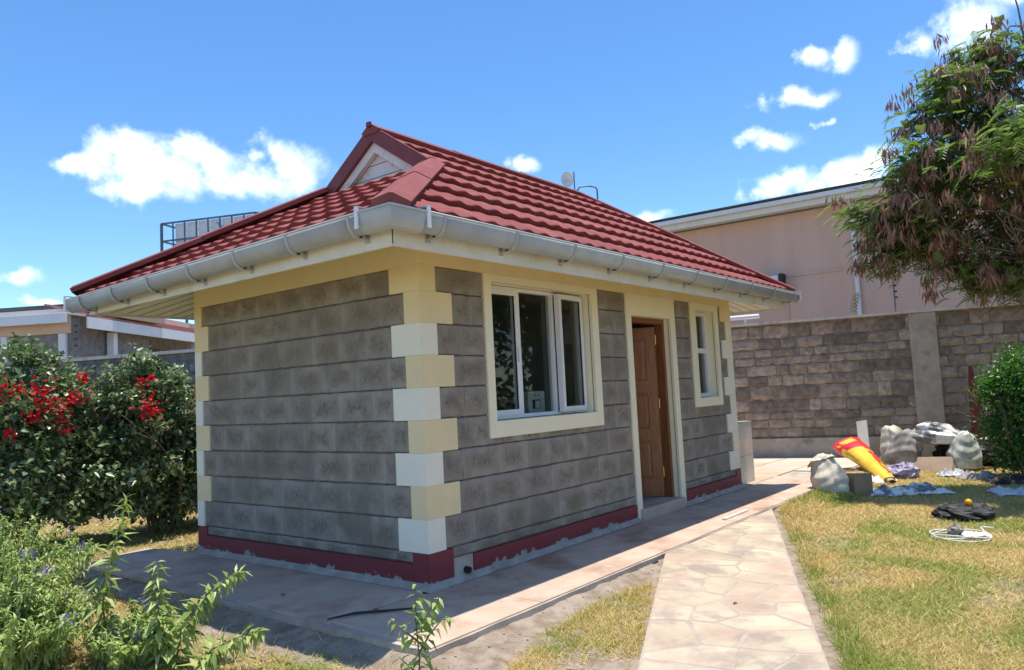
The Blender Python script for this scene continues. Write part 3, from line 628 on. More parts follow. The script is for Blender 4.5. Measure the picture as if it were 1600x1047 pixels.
# ---- roof
OL, OF, OB, OR = .76, .56, .53, .55
EZ = 2.465; FALL = .055; ex0, ex1, ey0, ey1 = -OL-.06, LX+OR+.05, -OF-.06, LY+OB+.06
RY = (ey0+ey1)/2; RZ = 3.905; XG = 1.0; RX1 = 4.52
tanF = (RZ-EZ)/(RY-ey0); tanL = .515; ZG = EZ + tanL*(XG-ex0); YG = ey0 + (ZG-EZ)/tanF
tanR = (RZ-EZ)/(ex1-RX1)
roof = empty('roof'); roof.parent = house
def tile_mesh(wd, ln):
    b = MB(); n = 10; V = []
    prof = lambda t: .018*(1-abs(math.cos(math.pi*t))**1.6)
    for i in range(n+1): V.append((wd*i/n, 0, 0.044 + prof(i/n)))            # nose top
    for i in range(n+1): V.append((wd*i/n, .016, -.004 + prof(i/n)*.75))      # nose bottom
    for i in range(n+1): V.append((wd*i/n, .03, 0.0455 + prof(i/n)))
    for i in range(n+1): V.append((wd*i/n, ln, .004 + prof(i/n)*.4))
    F = []
    for i in range(n): F += [(i, i+1, n+1+i+1, n+1+i), (i+1, i, 2*n+2+i, 2*n+3+i), (2*n+3+i, 2*n+2+i, 3*n+3+i, 3*n+4+i)]
    b.add(V, F); me = b.mesh('roof_tile'); me.materials.append(M['tile'])
    for p in me.polygons: p.use_smooth = p.index % 3 != 0
    return me
TW, TE = .205, .366
TM = tile_mesh(TW, TE+.05)
def slope(origin, U, Vd, nrows, ulen, cuts, shift, fall=0.):
    U0, Vd, O0 = Vector(U), Vector(Vd).normalized(), Vector(origin)
    for r in range(nrows):
        k_ = fall*max(0, 1-r/5.5); U = (U0+Vector((0, 0, k_/ulen))).normalized(); origin = O0-Vector((0, 0, k_)); Nn = U.cross(Vd).normalized()
        R4 = Matrix(((U.x, Vd.x, Nn.x, 0), (U.y, Vd.y, Nn.y, 0), (U.z, Vd.z, Nn.z, 0), (0, 0, 0, 1)))
        off = 0 if not shift else (r % 2)*TW*.5
        for c in range(-1, int(ulen/TW)+2):
            P = Vector(origin) + U*(c*TW+off) + Vd*(r*TE)
            mw = Matrix.Translation(P) @ R4; vs_ = [mw @ v.co for v in TM.vertices]; hit = False; out_ = False
            for co, no in cuts(r):
                ds = [(v-Vector(co)).dot(Vector(no)) for v in vs_]
                if max(ds) <= .0: out_ = True; break
                if min(ds) < 0: hit = True
            if out_: continue
            me = TM
            if hit:
                bm = bmesh.new(); bm.from_mesh(TM); inv = mw.inverted()
                for co, no in cuts(r):
                    bmesh.ops.bisect_plane(bm, geom=list(bm.verts)+list(bm.edges)+list(bm.faces), plane_co=inv @ Vector(co), plane_no=inv.to_3x3() @ Vector(no), clear_inner=True)
                if not bm.faces: bm.free(); continue
                me = bpy.data.meshes.new('roof_tile'); bm.to_mesh(me); bm.free(); me.materials.append(M['tile'])
            o = link('roof_tile', me, None, roof); o.matrix_world = mw
hipN = Vector((XG-ex0, YG-ey0, 0)); hipR = Vector((RX1-ex1, RY-ey0, 0))
nl_front = Vector((hipN.y, -hipN.x, 0)); nr_front = Vector((-hipR.y, hipR.x, 0))
if nl_front.x < 0: nl_front = -nl_front
if nr_front.x > 0: nr_front = -nr_front
vF = Vector((0, 1, tanF)).normalized(); vL = Vector((1, 0, tanL)).normalized()
lenF = math.hypot(RY-ey0, RZ-EZ); rowg = math.hypot(YG-ey0, ZG-EZ)/TE
def cutsF(r):
    c = [((ex1, ey0, 0), nr_front), ((0, RY, 0), (0, -1, 0))]
    c.append(((ex0, ey0, 0), nl_front) if r+.45 < rowg else ((XG-.03, 0, 0), (1, 0, 0))); return c
slope((ex0-.2, ey0, EZ), (1, 0, 0), vF, 8, ex1-ex0+.4, cutsF, False)
hipB = Vector((XG-ex0, -(YG-ey0), 0)); YGB = ey1-(YG-ey0)
nL1 = Vector((-hipN.y, hipN.x, 0)); nL1 = nL1 if nL1.y > 0 else -nL1
nL2 = Vector((-hipB.y, hipB.x, 0)); nL2 = nL2 if nL2.y < 0 else -nL2
slope((ex0, ey1+.3, EZ), (0, -1, 0), vL, 6, ey1-ey0+.6, lambda r: [((ex0, ey0, 0), nL1), ((ex0, ey1, 0), nL2), ((XG+.06, 0, 0), (-1, 0, 0))], False, FALL)
# under-sheet (all slopes), the unseen back and right faces get plain sheets
us = MB(); d_ = .012
us.add([(ex0, ey0, EZ-d_), (ex1, ey0, EZ-d_), (RX1, RY, RZ-d_), (XG-.02, RY, RZ-d_), (XG-.02, YG, ZG-d_)], [(0, 1, 2, 3, 4)]); us.add([(ex0, ey1, EZ-d_-FALL), (ex0, ey0, EZ-d_), (XG, YG, ZG-d_), (XG, YGB, ZG-d_)], [(0, 1, 2, 3)])
us.add([(ex1, ey1, EZ+.02), (ex0, ey1, EZ+.02-FALL), (XG-.02, YGB, ZG+.02), (XG-.02, RY, RZ+.02), (RX1, RY, RZ+.02)], [(0, 1, 2, 3, 4)]); us.add([(ex1, ey0, EZ+.02), (ex1, ey1, EZ+.02), (RX1, RY, RZ+.02)], [(0, 1, 2)])
us.build('roof_sheet', 'cap', roof)
def capline(p, q, d1, d2, wd, lift, seg, name):
    """folded cap along p-q with two flaps lying along d1 and d2 (pointing down each slope)"""
    p, q = Vector(p), Vector(q); ax = (q-p).normalized(); n = max(1, round((q-p).length/seg))
    d1 = Vector(d1); d1 = (d1-ax*d1.dot(ax)).normalized(); d2 = Vector(d2); d2 = (d2-ax*d2.dot(ax)).normalized(); up = -(d1+d2).normalized()
    n1 = d1.cross(ax).normalized(); n1 = n1 if n1.z > 0 else -n1; n2 = d2.cross(ax).normalized(); n2 = n2 if n2.z > 0 else -n2
    for i in range(n):
        a = p.lerp(q, i/n) - ax*.03*(i > 0); b_ = p.lerp(q, (i+1)/n); V = []
        for P, e in ((a, .006), (b_, 0)):
            e = lift + e
            V += [P+d1*wd+n1*(e-.04), P+d1*wd+n1*e, P+up*(e*1.15)+d1*.012, P+up*(e*1.15)+d2*.012, P+d2*wd+n2*e, P+d2*wd+n2*(e-.04)]
        MB().add(V, [(j, j+1, 7+j, 6+j) for j in range(5)] + [(0, 1, 2, 3, 4, 5), (6, 7, 8, 9, 10, 11)]).build(name, 'cap', roof)
dF, dL, dB, dR = -vF, -vL, Vector((0, 1, -tanF)).normalized(), Vector((1, 0, -tanR)).normalized()
capline((ex0-.01, ey0-.01, EZ+.01), (XG+.02, YG+.02, ZG+.015), dF, dL, .10, .072, 1.3, 'hip_cap')
capline((ex0-.01, ey1, EZ+.01-FALL), (XG+.02, YGB, ZG+.015), dB, dL, .15, .112, 1.3, 'hip_cap')
capline((ex1+.01, ey0-.01, EZ+.01), (RX1, RY, RZ), dF, dR, .10, .068, 1.3, 'hip_cap')
capline((ex1+.01, ey1, EZ+.01), (RX1, RY, RZ), dB, dR, .10, .068, 1.3, 'hip_cap')
capline((XG-.06, RY, RZ+.01), (RX1, RY, RZ+.01), dF, dB, .10, .062, 1.2, 'ridge_cap')
# gablet: siding, white trim, red barge boards
gx = XG+.045
gb = empty('gablet'); gb.parent = house
hz = RZ-.03; nplank = 4
for i in range(nplank):
    za = ZG-.04 + (hz-ZG+.04)*i/nplank; zb = ZG-.04 + (hz-ZG+.04)*(i+1)/nplank - .006
    ha, hb = (hz-za)/tanF, max(.004, (hz-zb)/tanF)
    MB().poly([(gx, RY+ha, za), (gx, RY-ha, za), (gx+.006, RY-hb, zb), (gx+.006, RY+hb, zb)], (-1, 0, 0), .02).build('siding_board', 'gable', gb)
def rake(x, s, top, wd, th, name, mat, drop):
    a = Vector((x, RY, RZ+top)); b_ = Vector((x, RY+s*(RY-YG+.07), RZ+top-(RY-YG+.07)*tanF)); dn = Vector((0, 0, -1))*wd/math.cos(math.atan(tanF))
    MB().poly([a, b_, b_+dn, a+dn] if s > 0 else [b_, a, a+dn, b_+dn], (-1, 0, 0), th).build(name, mat, gb)
for s in (-1, 1):
    rake(XG-.05, s, .075, .135, .035, 'barge_board', 'barge', 0); rake(XG-.012, s, -.088, .085, .05, 'gable_trim', 'gable', 0)
MB().box((XG-.085, RY-.035, RZ+.045), (XG-.058, RY+.035, RZ+.10)).build('ridge_end', 'barge', gb, bevel=.01)
# fascias
FZ0, FZ1 = 2.262, 2.475
fx0, fx1, fy0, fy1 = -OL, LX+OR, -OF, LY+OB
for a, c in (((fx0, fy0, FZ0), (fx0+.022, fy1, FZ1)), ((fx0+.0222, fy0, FZ0), (fx1, fy0+.022, FZ1)), ((fx1-.022, fy0+.0222, FZ0), (fx1, fy1, FZ1)), ((fx0+.0222, fy1-.022, FZ0), (fx1-.0222, fy1, FZ1))):
    MB().box(a, c).build('fascia_board', 'fascia', house)
MB().box((fx0-.004, fy0-.004, FZ0+.01), (fx0+.001, fy0+.001, FZ1-.06)).build('fascia_joint', 'black', house)
# sloping soffit boards
def soff(p0, p1, inner0, inner1, n):
    """strip between eave line p0-p1 (low) and wall line inner0-inner1 (high), cut into n boards"""
    p0, p1, i0, i1 = map(Vector, (p0, p1, inner0, inner1))
    for k in range(n):
        a, b_ = k/n+.0008, (k+1)/n-.0035
        q = [p0.lerp(p1, a), p0.lerp(p1, b_), i0.lerp(i1, b_), i0.lerp(i1, a)]
        nn = (q[1]-q[0]).cross(q[3]-q[0]); nn = nn if nn.z < 0 else -nn
        MB().poly(q, nn, .01).build('soffit_board', 'soffit', house)
sz0 = FZ0+.02; e_ = .023
ziF, ziL, ziB = sz0+(OF-e_)*.45, sz0+(OL-e_)*.42, sz0+(OB-e_)*.45
zi = .5*(ziF+ziL)
soff((fx0+e_, fy0+e_, sz0), (fx1-e_, fy0+e_, sz0), (0, 0, zi), (LX, 0, zi), 46)
soff((fx0+e_, fy0+e_, sz0), (fx0+e_, fy1-e_, sz0), (0, 0, zi), (0, LY, zi), 30)
soff((fx0+e_, fy1-e_, sz0), (fx1-e_, fy1-e_, sz0), (0, LY, zi), (LX, LY, zi), 46)
soff((fx1-e_, fy0+e_, sz0), (fx1-e_, fy1-e_, sz0), (LX, 0, zi), (LX, LY, zi), 30)
# gutters: half round, with brackets and corner clips
GR = .074; GZC = 2.462
def half_round(p, q, r, name, mat, parent, thick=.004, ext=1.55, mit=0):
    p, q = Vector(p), Vector(q); d = (q-p).normalized(); sd = d.cross(Vector((0, 0, 1))); n = 14; b = MB(); V = []
    prof = []
    for i in range(n+1): t = math.pi*i/n; prof.append((r*math.cos(t), -r*math.sin(t)*ext))
    inn = [(x*(r-thick)/r, y*(r-thick)/r) for x, y in prof]
    full = prof + inn[::-1]
    for P, m_ in ((p, mit), (q, 0)): V += [P + sd*x + d*x*m_ + Vector((0, 0, 1))*y for x, y in full]
    k = len(full); F = [(i, (i+1) % k, k+(i+1) % k, k+i) for i in range(k)] + [tuple(range(k))[::-1], tuple(range(k, 2*k))]
    b.add(V, F)
    for s in (-1, 1): b.bar(p+sd*s*(r+.003)+d*s*(r+.003)*mit, q+sd*s*(r+.003), .014, .012)
    return b.build(name, mat, parent, smooth=False)
go = .008
cxg, cyg = fx0-go-GR, fy0-go-GR          # gutter centre lines
gl = half_round((cxg, cyg, GZC), (cxg, fy1+.16, GZC-FALL), GR, 'gutter', 'gutter', house, mit=1)
gf = half_round((cxg, cyg, GZC), (fx1+.16, cyg, GZC), GR, 'gutter', 'gutter', house, mit=-1)
for me in (gl.data, gf.data):
    for p_ in me.polygons: p_.use_smooth = len(p_.vertices) == 4
MB().poly([(cxg + GR*math.cos(t*math.pi/10), fy1+.161, GZC-FALL-1.55*GR*math.sin(t*math.pi/10)) for t in range(11)], (0, 1, 0), .004).build('gutter_end', 'gutter', house)
MB().poly([(fx1+.161, cyg + GR*math.cos(t*math.pi/10), GZC-1.55*GR*math.sin(t*math.pi/10)) for t in range(11)], (1, 0, 0), .004).build('gutter_end', 'gutter', house)
def bracket(pos, axis):
    ax = Vector((0, 1, 0)) if axis == 'y' else Vector((1, 0, 0)); inw = Vector((1, 0, 0)) if axis == 'y' else Vector((0, 1, 0)); pos = Vector(pos)
    b = MB(); n = 10; V = []; r0, r1, hw = GR+.002, GR+.010, .013
    for i in range(n+1):
        t = math.pi*i/n
        for s in (-1, 1):
            for r in (r0, r1): V.append(pos + ax*s*hw + (-inw)*r*math.cos(t) + Vector((0, 0, -1))*(r*1.55)*math.sin(t))
    F = []
    for i in range(n):
        a = i*4; F += [(a, a+4, a+6, a+2), (a+1, a+3, a+7, a+5), (a, a+1, a+5, a+4), (a+2, a+6, a+7, a+3)]
    F += [(0, 2, 3, 1), (n*4, n*4+1, n*4+3, n*4+2)]
    b.add(V, F)
    c = pos + inw*(GR*.9) + Vector((0, 0, -GR*.95))
    b.bar(pos + Vector((0, 0, -GR*1.55-.006)), pos + inw*(GR+.0) + Vector((0, 0, -GR*1.55-.012)), .026, .012)
    b.box(tuple(pos + inw*(GR+go-.003) - ax*.02 + Vector((0, 0, -GR*1.55-.035)) - inw*.004), tuple(pos + inw*(GR+go) + ax*.02 + Vector((0, 0, -.0)) + inw*.0)) if axis == 'y' else b.box(tuple(pos - ax*.02 + inw*(GR+go-.007) + Vector((0, 0, -GR*1.55-.035))), tuple(pos + ax*.02 + inw*(GR+go)))
    return b
for i in range(7):
    y_ = fy0+.22 + i*(fy1+.10-fy0-.22)/6.4; bracket((cxg, y_, GZC-FALL*(y_-cyg)/(fy1-cyg)), 'y').build('gutter_bracket', 'bracket', gl)
for i in range(10):
    x_ = fx0+.30 + i*(fx1-fx0-.30)/9.1; bracket((x_, cyg, GZC), 'x').build('gutter_bracket', 'bracket', gf)
# corner piece: slightly fatter sleeves and white clips
half_round((cxg, cyg, GZC-.001), (cxg, cyg+.22, GZC-.001), GR+.005, 'gutter_sleeve', 'gutter', house, mit=1)
half_round((cxg, cyg, GZC-.001), (cxg+.22, cyg, GZC-.001), GR+.005, 'gutter_sleeve', 'gutter', house, mit=-1)
for P, ax in (((cxg-GR-.012, cyg+.21, GZC), 'y'), ((cxg+.23, cyg-GR-.012, GZC), 'x'), ((cxg-GR-.012, fy1+.12, GZC-FALL), 'y'), ((fx1+.12, cyg-GR-.012, GZC), 'x')):
    P = Vector(P); h = Vector((.006, .014, 0)) if ax == 'y' else Vector((.014, .006, 0)); inw = Vector((1, 0, 0)) if ax == 'y' else Vector((0, 1, 0))
    b = MB().box(tuple(P-h+Vector((0, 0, -.10))), tuple(P+h+Vector((0, 0, .03)))); q = P+inw*.09; b.box(tuple(P-h+Vector((0, 0, .0302))), tuple(q+h+Vector((0, 0, .036)))); b.build('gutter_clip', 'clip', house)

# ------------------------------------------------------------------ things by the house
mb = thing('meter_box', 'small grey metal box with a dark square opening inside the triple window', 'box', (1.62, .2, 1.157))
place(MB().box((1.50, .185, 1.130), (1.745, .26, 1.345)).build('case', 'greybox', bevel=.004), mb)
place(MB().box((1.555, .181, 1.19), (1.675, .1848, 1.27)).build('opening', 'black'), mb)
place(MB().box((1.59, .178, 1.195), (1.665, .1808, 1.26)).build('plate', 'greybox'), mb)
for x in (1.60, 1.645): place(MB().tube([(x, .1849, 1.31), (x, .177, 1.31)], .006, 8).build('button', 'black'), mb)
tp = thing('tiled_block', 'low block clad in glossy beige wall tiles beside the house corner', 'block', (6.05, .2, -.03))
place(MB().box((5.72, .085, -.06), (6.36, .55, .78)).build('core', 'concrete'), tp)
for i, (a, c) in enumerate(((-.05, .35), (.353, .785))): place(MB().box((5.715, .073, a), (6.365, .0848, c)).build('wall_tile', 'tilep', bevel=.002), tp)
place(MB().box((5.70, .07, .787), (6.38, .56, .80)).build('top_tile', 'tilep'), tp)
st_ = MB().tube([(-.86, .05, -.002), (-.70, -.02, .004), (-.55, -.14, -.002), (-.42, -.27, .0)], [.005, .009, .008, .005], 7); tag(st_.build('stick', 'black'), 'thin black stick lying on the shaded apron slab', 'stick')
bs_ = MB().box((3.35, -.775, -.012), (3.95, -.735, .003)); o = bs_.build('batten', 'coping'); tag(o, 'short pale wooden batten lying across the paved path', 'batten')
o.rotation_euler = (0, 0, 0)
for i, (x, y, z) in enumerate([(2.75, -.95, -.06), (2.2, -1.35, -.063), (2.1, -1.42, -.063), (5.5, -.14, -.01), (5.62, -.2, -.01), (-.62, .85, -.011), (-.55, -.05, -.011), (1.5, -1.7, -.063), (.8, -1.9, -.063), (3.1, -.60, -.011)]):
    s = rnd.uniform(.014, .030); a = rnd.uniform(0, 6.28); ca, sa = math.cos(a)*s, math.sin(a)*s
    b = MB().add([(x-ca, y-sa, z+.004), (x+sa*.4, y-ca*.4, z+.014), (x+ca, y+sa, z+.004), (x-sa*.4, y+ca*.4, z+.012)], [(0, 1, 2), (0, 2, 3)])
    tag(b.build('dead_leaf', 'leafd'), 'small curled dead leaf fallen on the paving round the house', 'leaf', 'dead leaves on the paving')

# ------------------------------------------------------------------ boundary walls
RV = []
for i in range(14):     # rough stone variants in unit size (face towards -Y)
    n, m_ = 6, 5; V = []; F = []; rr = random.Random(100+i)
    for j in range(m_):
        for k in range(n):
            x, z = k/(n-1), j/(m_-1); rim = k in (0, n-1) or j in (0, m_-1); cor = (k in (0, n-1)) and (j in (0, m_-1))
            V.append((x + (rr.uniform(-.03, .03) if 0 < k < n-1 or 1 else 0) + (.03 if cor and k == 0 else -.03 if cor else 0), (.55 if rim else rr.uniform(-.45, .35)), z + rr.uniform(-.07, .07) + (.06 if cor and j == 0 else -.06 if cor else 0)))
    for j in range(m_-1):
        for k in range(n-1): F.append((j*n+k, j*n+k+1, (j+1)*n+k+1, (j+1)*n+k))
    ring_ = [k for k in range(n)] + [j*n+n-1 for j in range(1, m_)] + [(m_-1)*n+k for k in range(n-2, -1, -1)] + [j*n for j in range(m_-2, 0, -1)]
    o_ = len(V); V += [(V[q][0], 2.0, V[q][2]) for q in ring_]; kk = len(ring_); F += [(ring_[(q+1) % kk], ring_[q], o_+q, o_+(q+1) % kk) for q in range(kk)]
    RV.append((V, F))
def rubble_set(mat):
    ms = []
    for V, F in RV:
        me = MB().add(V, F).mesh('stone'); me.materials.append(M[mat]); ms.append(me)
    return ms
RS1, RS2 = rubble_set('rubble'), rubble_set('greystone')
def rubble_wall(root, A, B, z0, z1, meshes, ch, lens, depth=.02, s0=0, s1=None, seed=3):
    """courses of stones on the camera side of the wall A->B, face towards the right of A->B"""
    rr = random.Random(seed); A, B = Vector(A), Vector(B); d = (B-A); Ln = d.length; d.normalize(); ang = math.atan2(d.y, d.x); s1 = s1 or Ln; z = z0
    while z < z1-.06:
        h = min(ch*rr.uniform(.72, 1.28), z1-z)
        s = s0 + rr.uniform(-.2, 0)
        while s < s1:
            w_ = rr.uniform(*lens); a = max(s, s0); b_ = min(s+w_, s1)
            if b_-a > .08:
                o = link('stone', rr.choice(meshes), None, root); o.location = (A.x+d.x*(a+.008), A.y+d.y*(a+.008), z+.008) if root.location.length == 0 else (A.x+d.x*(a+.008)-root.location.x, A.y+d.y*(a+.008)-root.location.y, z+.008-root.location.z)
                o.rotation_euler = (0, 0, ang); o.scale = (b_-a-.016, depth, h-.016)
            s += w_
        z += h
# right wall: line from A (near the house) to B, camera side is -normal
WA, WB = (9.30, 2.25), (10.95, -4.6)
rw = thing('stone_wall', 'tall rough brown stone boundary wall below the pink building', 'wall')
dv = (Vector(WB)-Vector(WA)).normalized(); nv = Vector((-dv.y, dv.x))      # away from the camera
def wp(s, off): p = Vector(WA)+dv*s+nv*off; return (p.x, p.y)
Lw = (Vector(WB)-Vector(WA)).length
MB().prism([wp(0, .030), wp(Lw, .030), wp(Lw, .25), wp(0, .25)], -.15, 2.33).build('mortar', 'rubblem', rw)
rubble_wall(rw, WA, WB, .33, 2.33, RS1, .192, (.20, .52), .030)
MB().prism([wp(0, -.035), wp(Lw, -.035), wp(Lw, .029), wp(0, .029)], -.15, .31).build('wall_footing', 'render', rw)
for i in range(6): 
    a = Lw*i/6; MB().prism([wp(a+.004, -.075), wp(a+Lw/6-.004, -.075), wp(a+Lw/6-.004, .29), wp(a+.004, .29)], 2.333, 2.375+rnd.uniform(-.004, .004)).build('coping_slab', 'coping', rw)
sp_ = 3.62
MB().prism([wp(sp_, -.055), wp(sp_+.40, -.055), wp(sp_+.40, .03), wp(sp_, .03)], -.15, 2.332).build('pillar', 'render', rw, bevel=.012)
MB().prism([wp(-.10, -.06), wp(.12, -.06), wp(.12, .3), wp(-.10, .3)], -.15, 2.42).build('pillar', 'render', rw)
# left boundary wall
lA, lB = Vector((-5.0, 11.26)), Vector((7.2, 4.9))
lB = Vector((4.6, 6.25)); dl = (lB-lA).normalized(); nl_ = Vector((-dl.y, dl.x)); Ll = (lB-lA).length
def lz(s): return 2.12 + (.16/2.6)*((s/Ll)*Ll - 5.75)
lw_ = thing('boundary_wall', 'grey block boundary wall with white coping behind the red flowering hedge', 'wall')
def lp(s, off): p = lA+dl*s+nl_*off; return (p.x, p.y)
MB().add([(*lp(0, .03), -.15), (*lp(Ll, .03), -.15), (*lp(Ll, .22), -.15), (*lp(0, .22), -.15), (*lp(0, .03), lz(0)-.05), (*lp(Ll, .03), lz(Ll)-.05), (*lp(Ll, .22), lz(Ll)-.05), (*lp(0, .22), lz(0)-.05)], [(0,3,2,1),(4,5,6,7),(0,1,5,4),(1,2,6,5),(2,3,7,6),(3,0,4,7)]).build('mortar', 'greystone', lw_)
rubble_wall(lw_, lA, lB, .6, 2.08, RS2, .21, (.36, .48), .012, 4.2, 9.6, 5)
n_ = 9
for i in range(n_):
    a, b_ = Ll*i/n_+.004, Ll*(i+1)/n_-.004
    MB().add([(*lp(a, -.03), lz(a)-.048), (*lp(b_, -.03), lz(b_)-.048), (*lp(b_, .27), lz(b_)-.048), (*lp(a, .27), lz(a)-.048), (*lp(a, -.03), lz(a)), (*lp(b_, -.03), lz(b_)), (*lp(b_, .27), lz(b_)), (*lp(a, .27), lz(a))], [(0,3,2,1),(4,5,6,7),(0,1,5,4),(1,2,6,5),(2,3,7,6),(3,0,4,7)]).build('coping_slab', 'coping', lw_)
# electric fence posts on the walls
def fpost(x, y, z, h, label):
    t = thing('fence_post', label, 'post', (x, y, z), 'electric fence posts on the boundary walls')
    MB().tube([(0, 0, -.02), (0, 0, h)], .012, 8).build('post', 'steel', t)
    for i in range(4): MB().tube([(-.02, -.02, h-.06-i*.1), (-.045, -.045, h-.06-i*.1)], .016, 8).build('insulator', 'black', t)
fpost(*lp(6.75, .1), lz(6.75), .55, 'thin steel fence post on white coping before the red neighbour roof')
fpost(*lp(5.15, .1), lz(5.15), .50, 'thin steel fence post before the louvred window of the bungalow')
fpost(*wp(3.45, .15), 2.37, .62, 'thin dark fence post on the stone wall under the tree')

# ------------------------------------------------------------------ neighbour buildings
pk = thing('pink_building', 'long pink plastered building with white eaves behind the stone wall', 'building', (16, 0, 0))
def kid(b, name, mat, root, **k): return place(b.build(name, mat, **k), root)
PX = 16.0
# eave line: (16, 6.62) .. (16, .72): slightly turned wall
pa, pb = Vector((15.7, 11.0)), Vector((16.45, -9.5)); dp = (pb-pa).normalized(); npk = Vector((-dp.y, dp.x))
def kp(s, off): p = pa+dp*s+npk*off; return (p.x, p.y)
Lp = (pb-pa).length; ph = 5.62
kid(MB().prism([kp(0, 0), kp(Lp, 0), kp(Lp, 6), kp(0, 6)], -.2, ph), 'wall', 'pink', pk)
kid(MB().prism([kp(-.4, -.45), kp(Lp, -.45), kp(Lp, -.42), kp(-.4, -.42)], ph+.02, ph+.30), 'fascia_board', 'paintw', pk)
kid(MB().prism([kp(-.4, -.418), kp(Lp, -.418), kp(Lp, -.002), kp(-.4, -.002)], ph+.05, ph+.07), 'soffit', 'paintw', pk)
half_ = MB().prism([kp(-.4, -.60), kp(Lp, -.60), kp(Lp, -.455), kp(-.4, -.455)], ph+.16, ph+.27); kid(half_, 'gutter', 'paintw', pk)
rb = MB(); a0, a1 = kp(-.4, -.62), kp(Lp, -.62); c0, c1 = kp(-.4, 6), kp(Lp, 6)
rb.add([(*a0, ph+.31), (*a1, ph+.31), (*c1, ph+1.1), (*c0, ph+1.1), (*a0, ph+.345), (*a1, ph+.345), (*c1, ph+1.14), (*c0, ph+1.14)], [(0,3,2,1),(4,5,6,7),(0,1,5,4),(1,2,6,5),(2,3,7,6),(3,0,4,7)])
kid(rb, 'roof', 'roofmetal', pk)
s_dp = 11.0-.93+.05
kid(MB().tube([(*kp(s_dp, -.08), -.1), (*kp(s_dp, -.08), ph+.02), (*kp(s_dp, -.5), ph+.2)], .055, 10), 'downpipe', 'paintw', pk)
kid(MB().prism([kp(11.0-2.62, -.03), kp(s_dp-.12, -.03), kp(s_dp-.12, .0), kp(11-2.62, .0)], 3.98, 4.03), 'wall_moulding', 'pink', pk)
kid(MB().prism([kp(11.0-2.64, -.03), kp(11-2.58, -.03), kp(11-2.58, 0), kp(11-2.64, 0)], 2.2, 4.03), 'wall_moulding', 'pink', pk)
kid(MB().prism([kp(11.0-3.25, -.35), kp(11-2.70, -.35), kp(11-2.70, -.02), kp(11-3.25, -.02)], 3.52, 4.02), 'air_conditioner', 'paintw', pk, bevel=.02)
kid(MB().prism([kp(11.0-2.69, -.33), kp(11-2.60, -.33), kp(11-2.60, -.04), kp(11-2.69, -.04)], 3.48, 4.06), 'service_hatch', 'black', pk)
kid(MB().tube([(*kp(8.8, -.2), 2.46), (*kp(9.6, -.2), 2.5)], .04, 8), 'pipe', 'paintw', pk)
# white pipes on top of the stone wall's end
wpipe = MB().tube([(*wp(.15, .05), 2.50), (*wp(1.25, .02), 2.50)], .04, 10); wpipe.tube([(*wp(.5, .04), 2.38), (*wp(.5, .04), 2.56)], .03, 8); wpipe.tube([(*wp(1.0, .03), 2.38), (*wp(1.0, .03), 2.56)], .02, 8)
tag(wpipe.build('water_pipe', 'paintw'), 'white plastic pipe running along the top of the stone wall', 'pipe')

bg_ = thing('bungalow', 'neighbouring bungalow with peach frieze, louvred window and red tiled porch', 'building', (3.2, 14, 0))
Q = Vector((3.25, 13.75)); QL = Vector((2.30, 15.30)); QR = Vector((7.65, 16.8))
dL2 = (QL-Q).normalized(); dR2 = (QR-Q).normalized(); nL_ = Vector((dL2.y, -dL2.x)); nR_ = Vector((-dR2.y, dR2.x))
if nL_.dot(Vector((1, 1))) < 0: nL_ = -nL_
if nR_.dot(Vector((1, 1))) < 0: nR_ = -nR_
def bl(s, o): p = Q+dL2*s+nL_*o; return (p.x, p.y)
def br(s, o): p = Q+dR2*s+nR_*o; return (p.x, p.y)
kid(MB().prism([bl(-.0, -.30), bl(7, -.30), bl(7, -.27), bl(-.0, -.27)], 3.33, 3.52), 'fascia_board', 'paintw', bg_)
kid(MB().prism([bl(.05, -.268), bl(7, -.268), bl(7, 3), bl(.05, 3)], 3.53, 3.56), 'roof_slab', 'paintw', bg_)
kid(MB().prism([bl(.15, 0), bl(7, 0), bl(7, .058), bl(.15, .058)], 3.13, 3.52), 'frieze', 'peach', bg_)
kid(MB().prism([bl(.2, .06), bl(7, .06), bl(7, 3), bl(.2, 3)], -.2, 3.515), 'wall', 'greystone', bg_)
for s in (.24, 1.62, 3.4): kid(MB().prism([bl(s, -.02), bl(s+.16, -.02), bl(s+.16, .10), bl(s, .10)], -.2, 3.126), 'post', 'paintw', bg_)
for (s0_, s1_) in ((1.80, 2.55), (2.60, 3.38)):
    wl = kid(MB().prism([bl(s0_, .03), bl(s1_, .03), bl(s1_, .058), bl(s0_, .058)], 2.2, 3.11), 'window', 'black', bg_)
    for i in range(8):
        z = 2.24+i*.105; a, b_, c, d = bl(s0_+.02, -.02), bl(s1_-.02, -.02), bl(s1_-.02, .028), bl(s0_+.02, .028)
        o = MB().add([(*a, z), (*b_, z), (*c, z+.055), (*d, z+.055), (*a, z+.008), (*b_, z+.008), (*c, z+.063), (*d, z+.063)], [(0,3,2,1),(4,5,6,7),(0,1,5,4),(1,2,6,5),(2,3,7,6),(3,0,4,7)]).build('slat', 'steel'); bpy.context.view_layer.update(); o.parent = wl; o.matrix_parent_inverse = wl.matrix_world.inverted()
kid(MB().prism([bl(-.3, 1.2), bl(7, 1.2), bl(7, 1.24), bl(-.3, 1.24)], 3.62, 3.86), 'upper_fascia', 'paintw', bg_)
kid(MB().prism([bl(-.3, 1.0), bl(7, 1.0), bl(7, 3.2), bl(-.3, 3.2)], 3.87, 3.93), 'upper_roof', 'roofmetal', bg_)
kid(MB().prism([bl(-.2, 1.3), bl(7, 1.3), bl(7, 3.1), bl(-.2, 3.1)], 3.57, 3.86), 'upper_wall', 'peach', bg_)
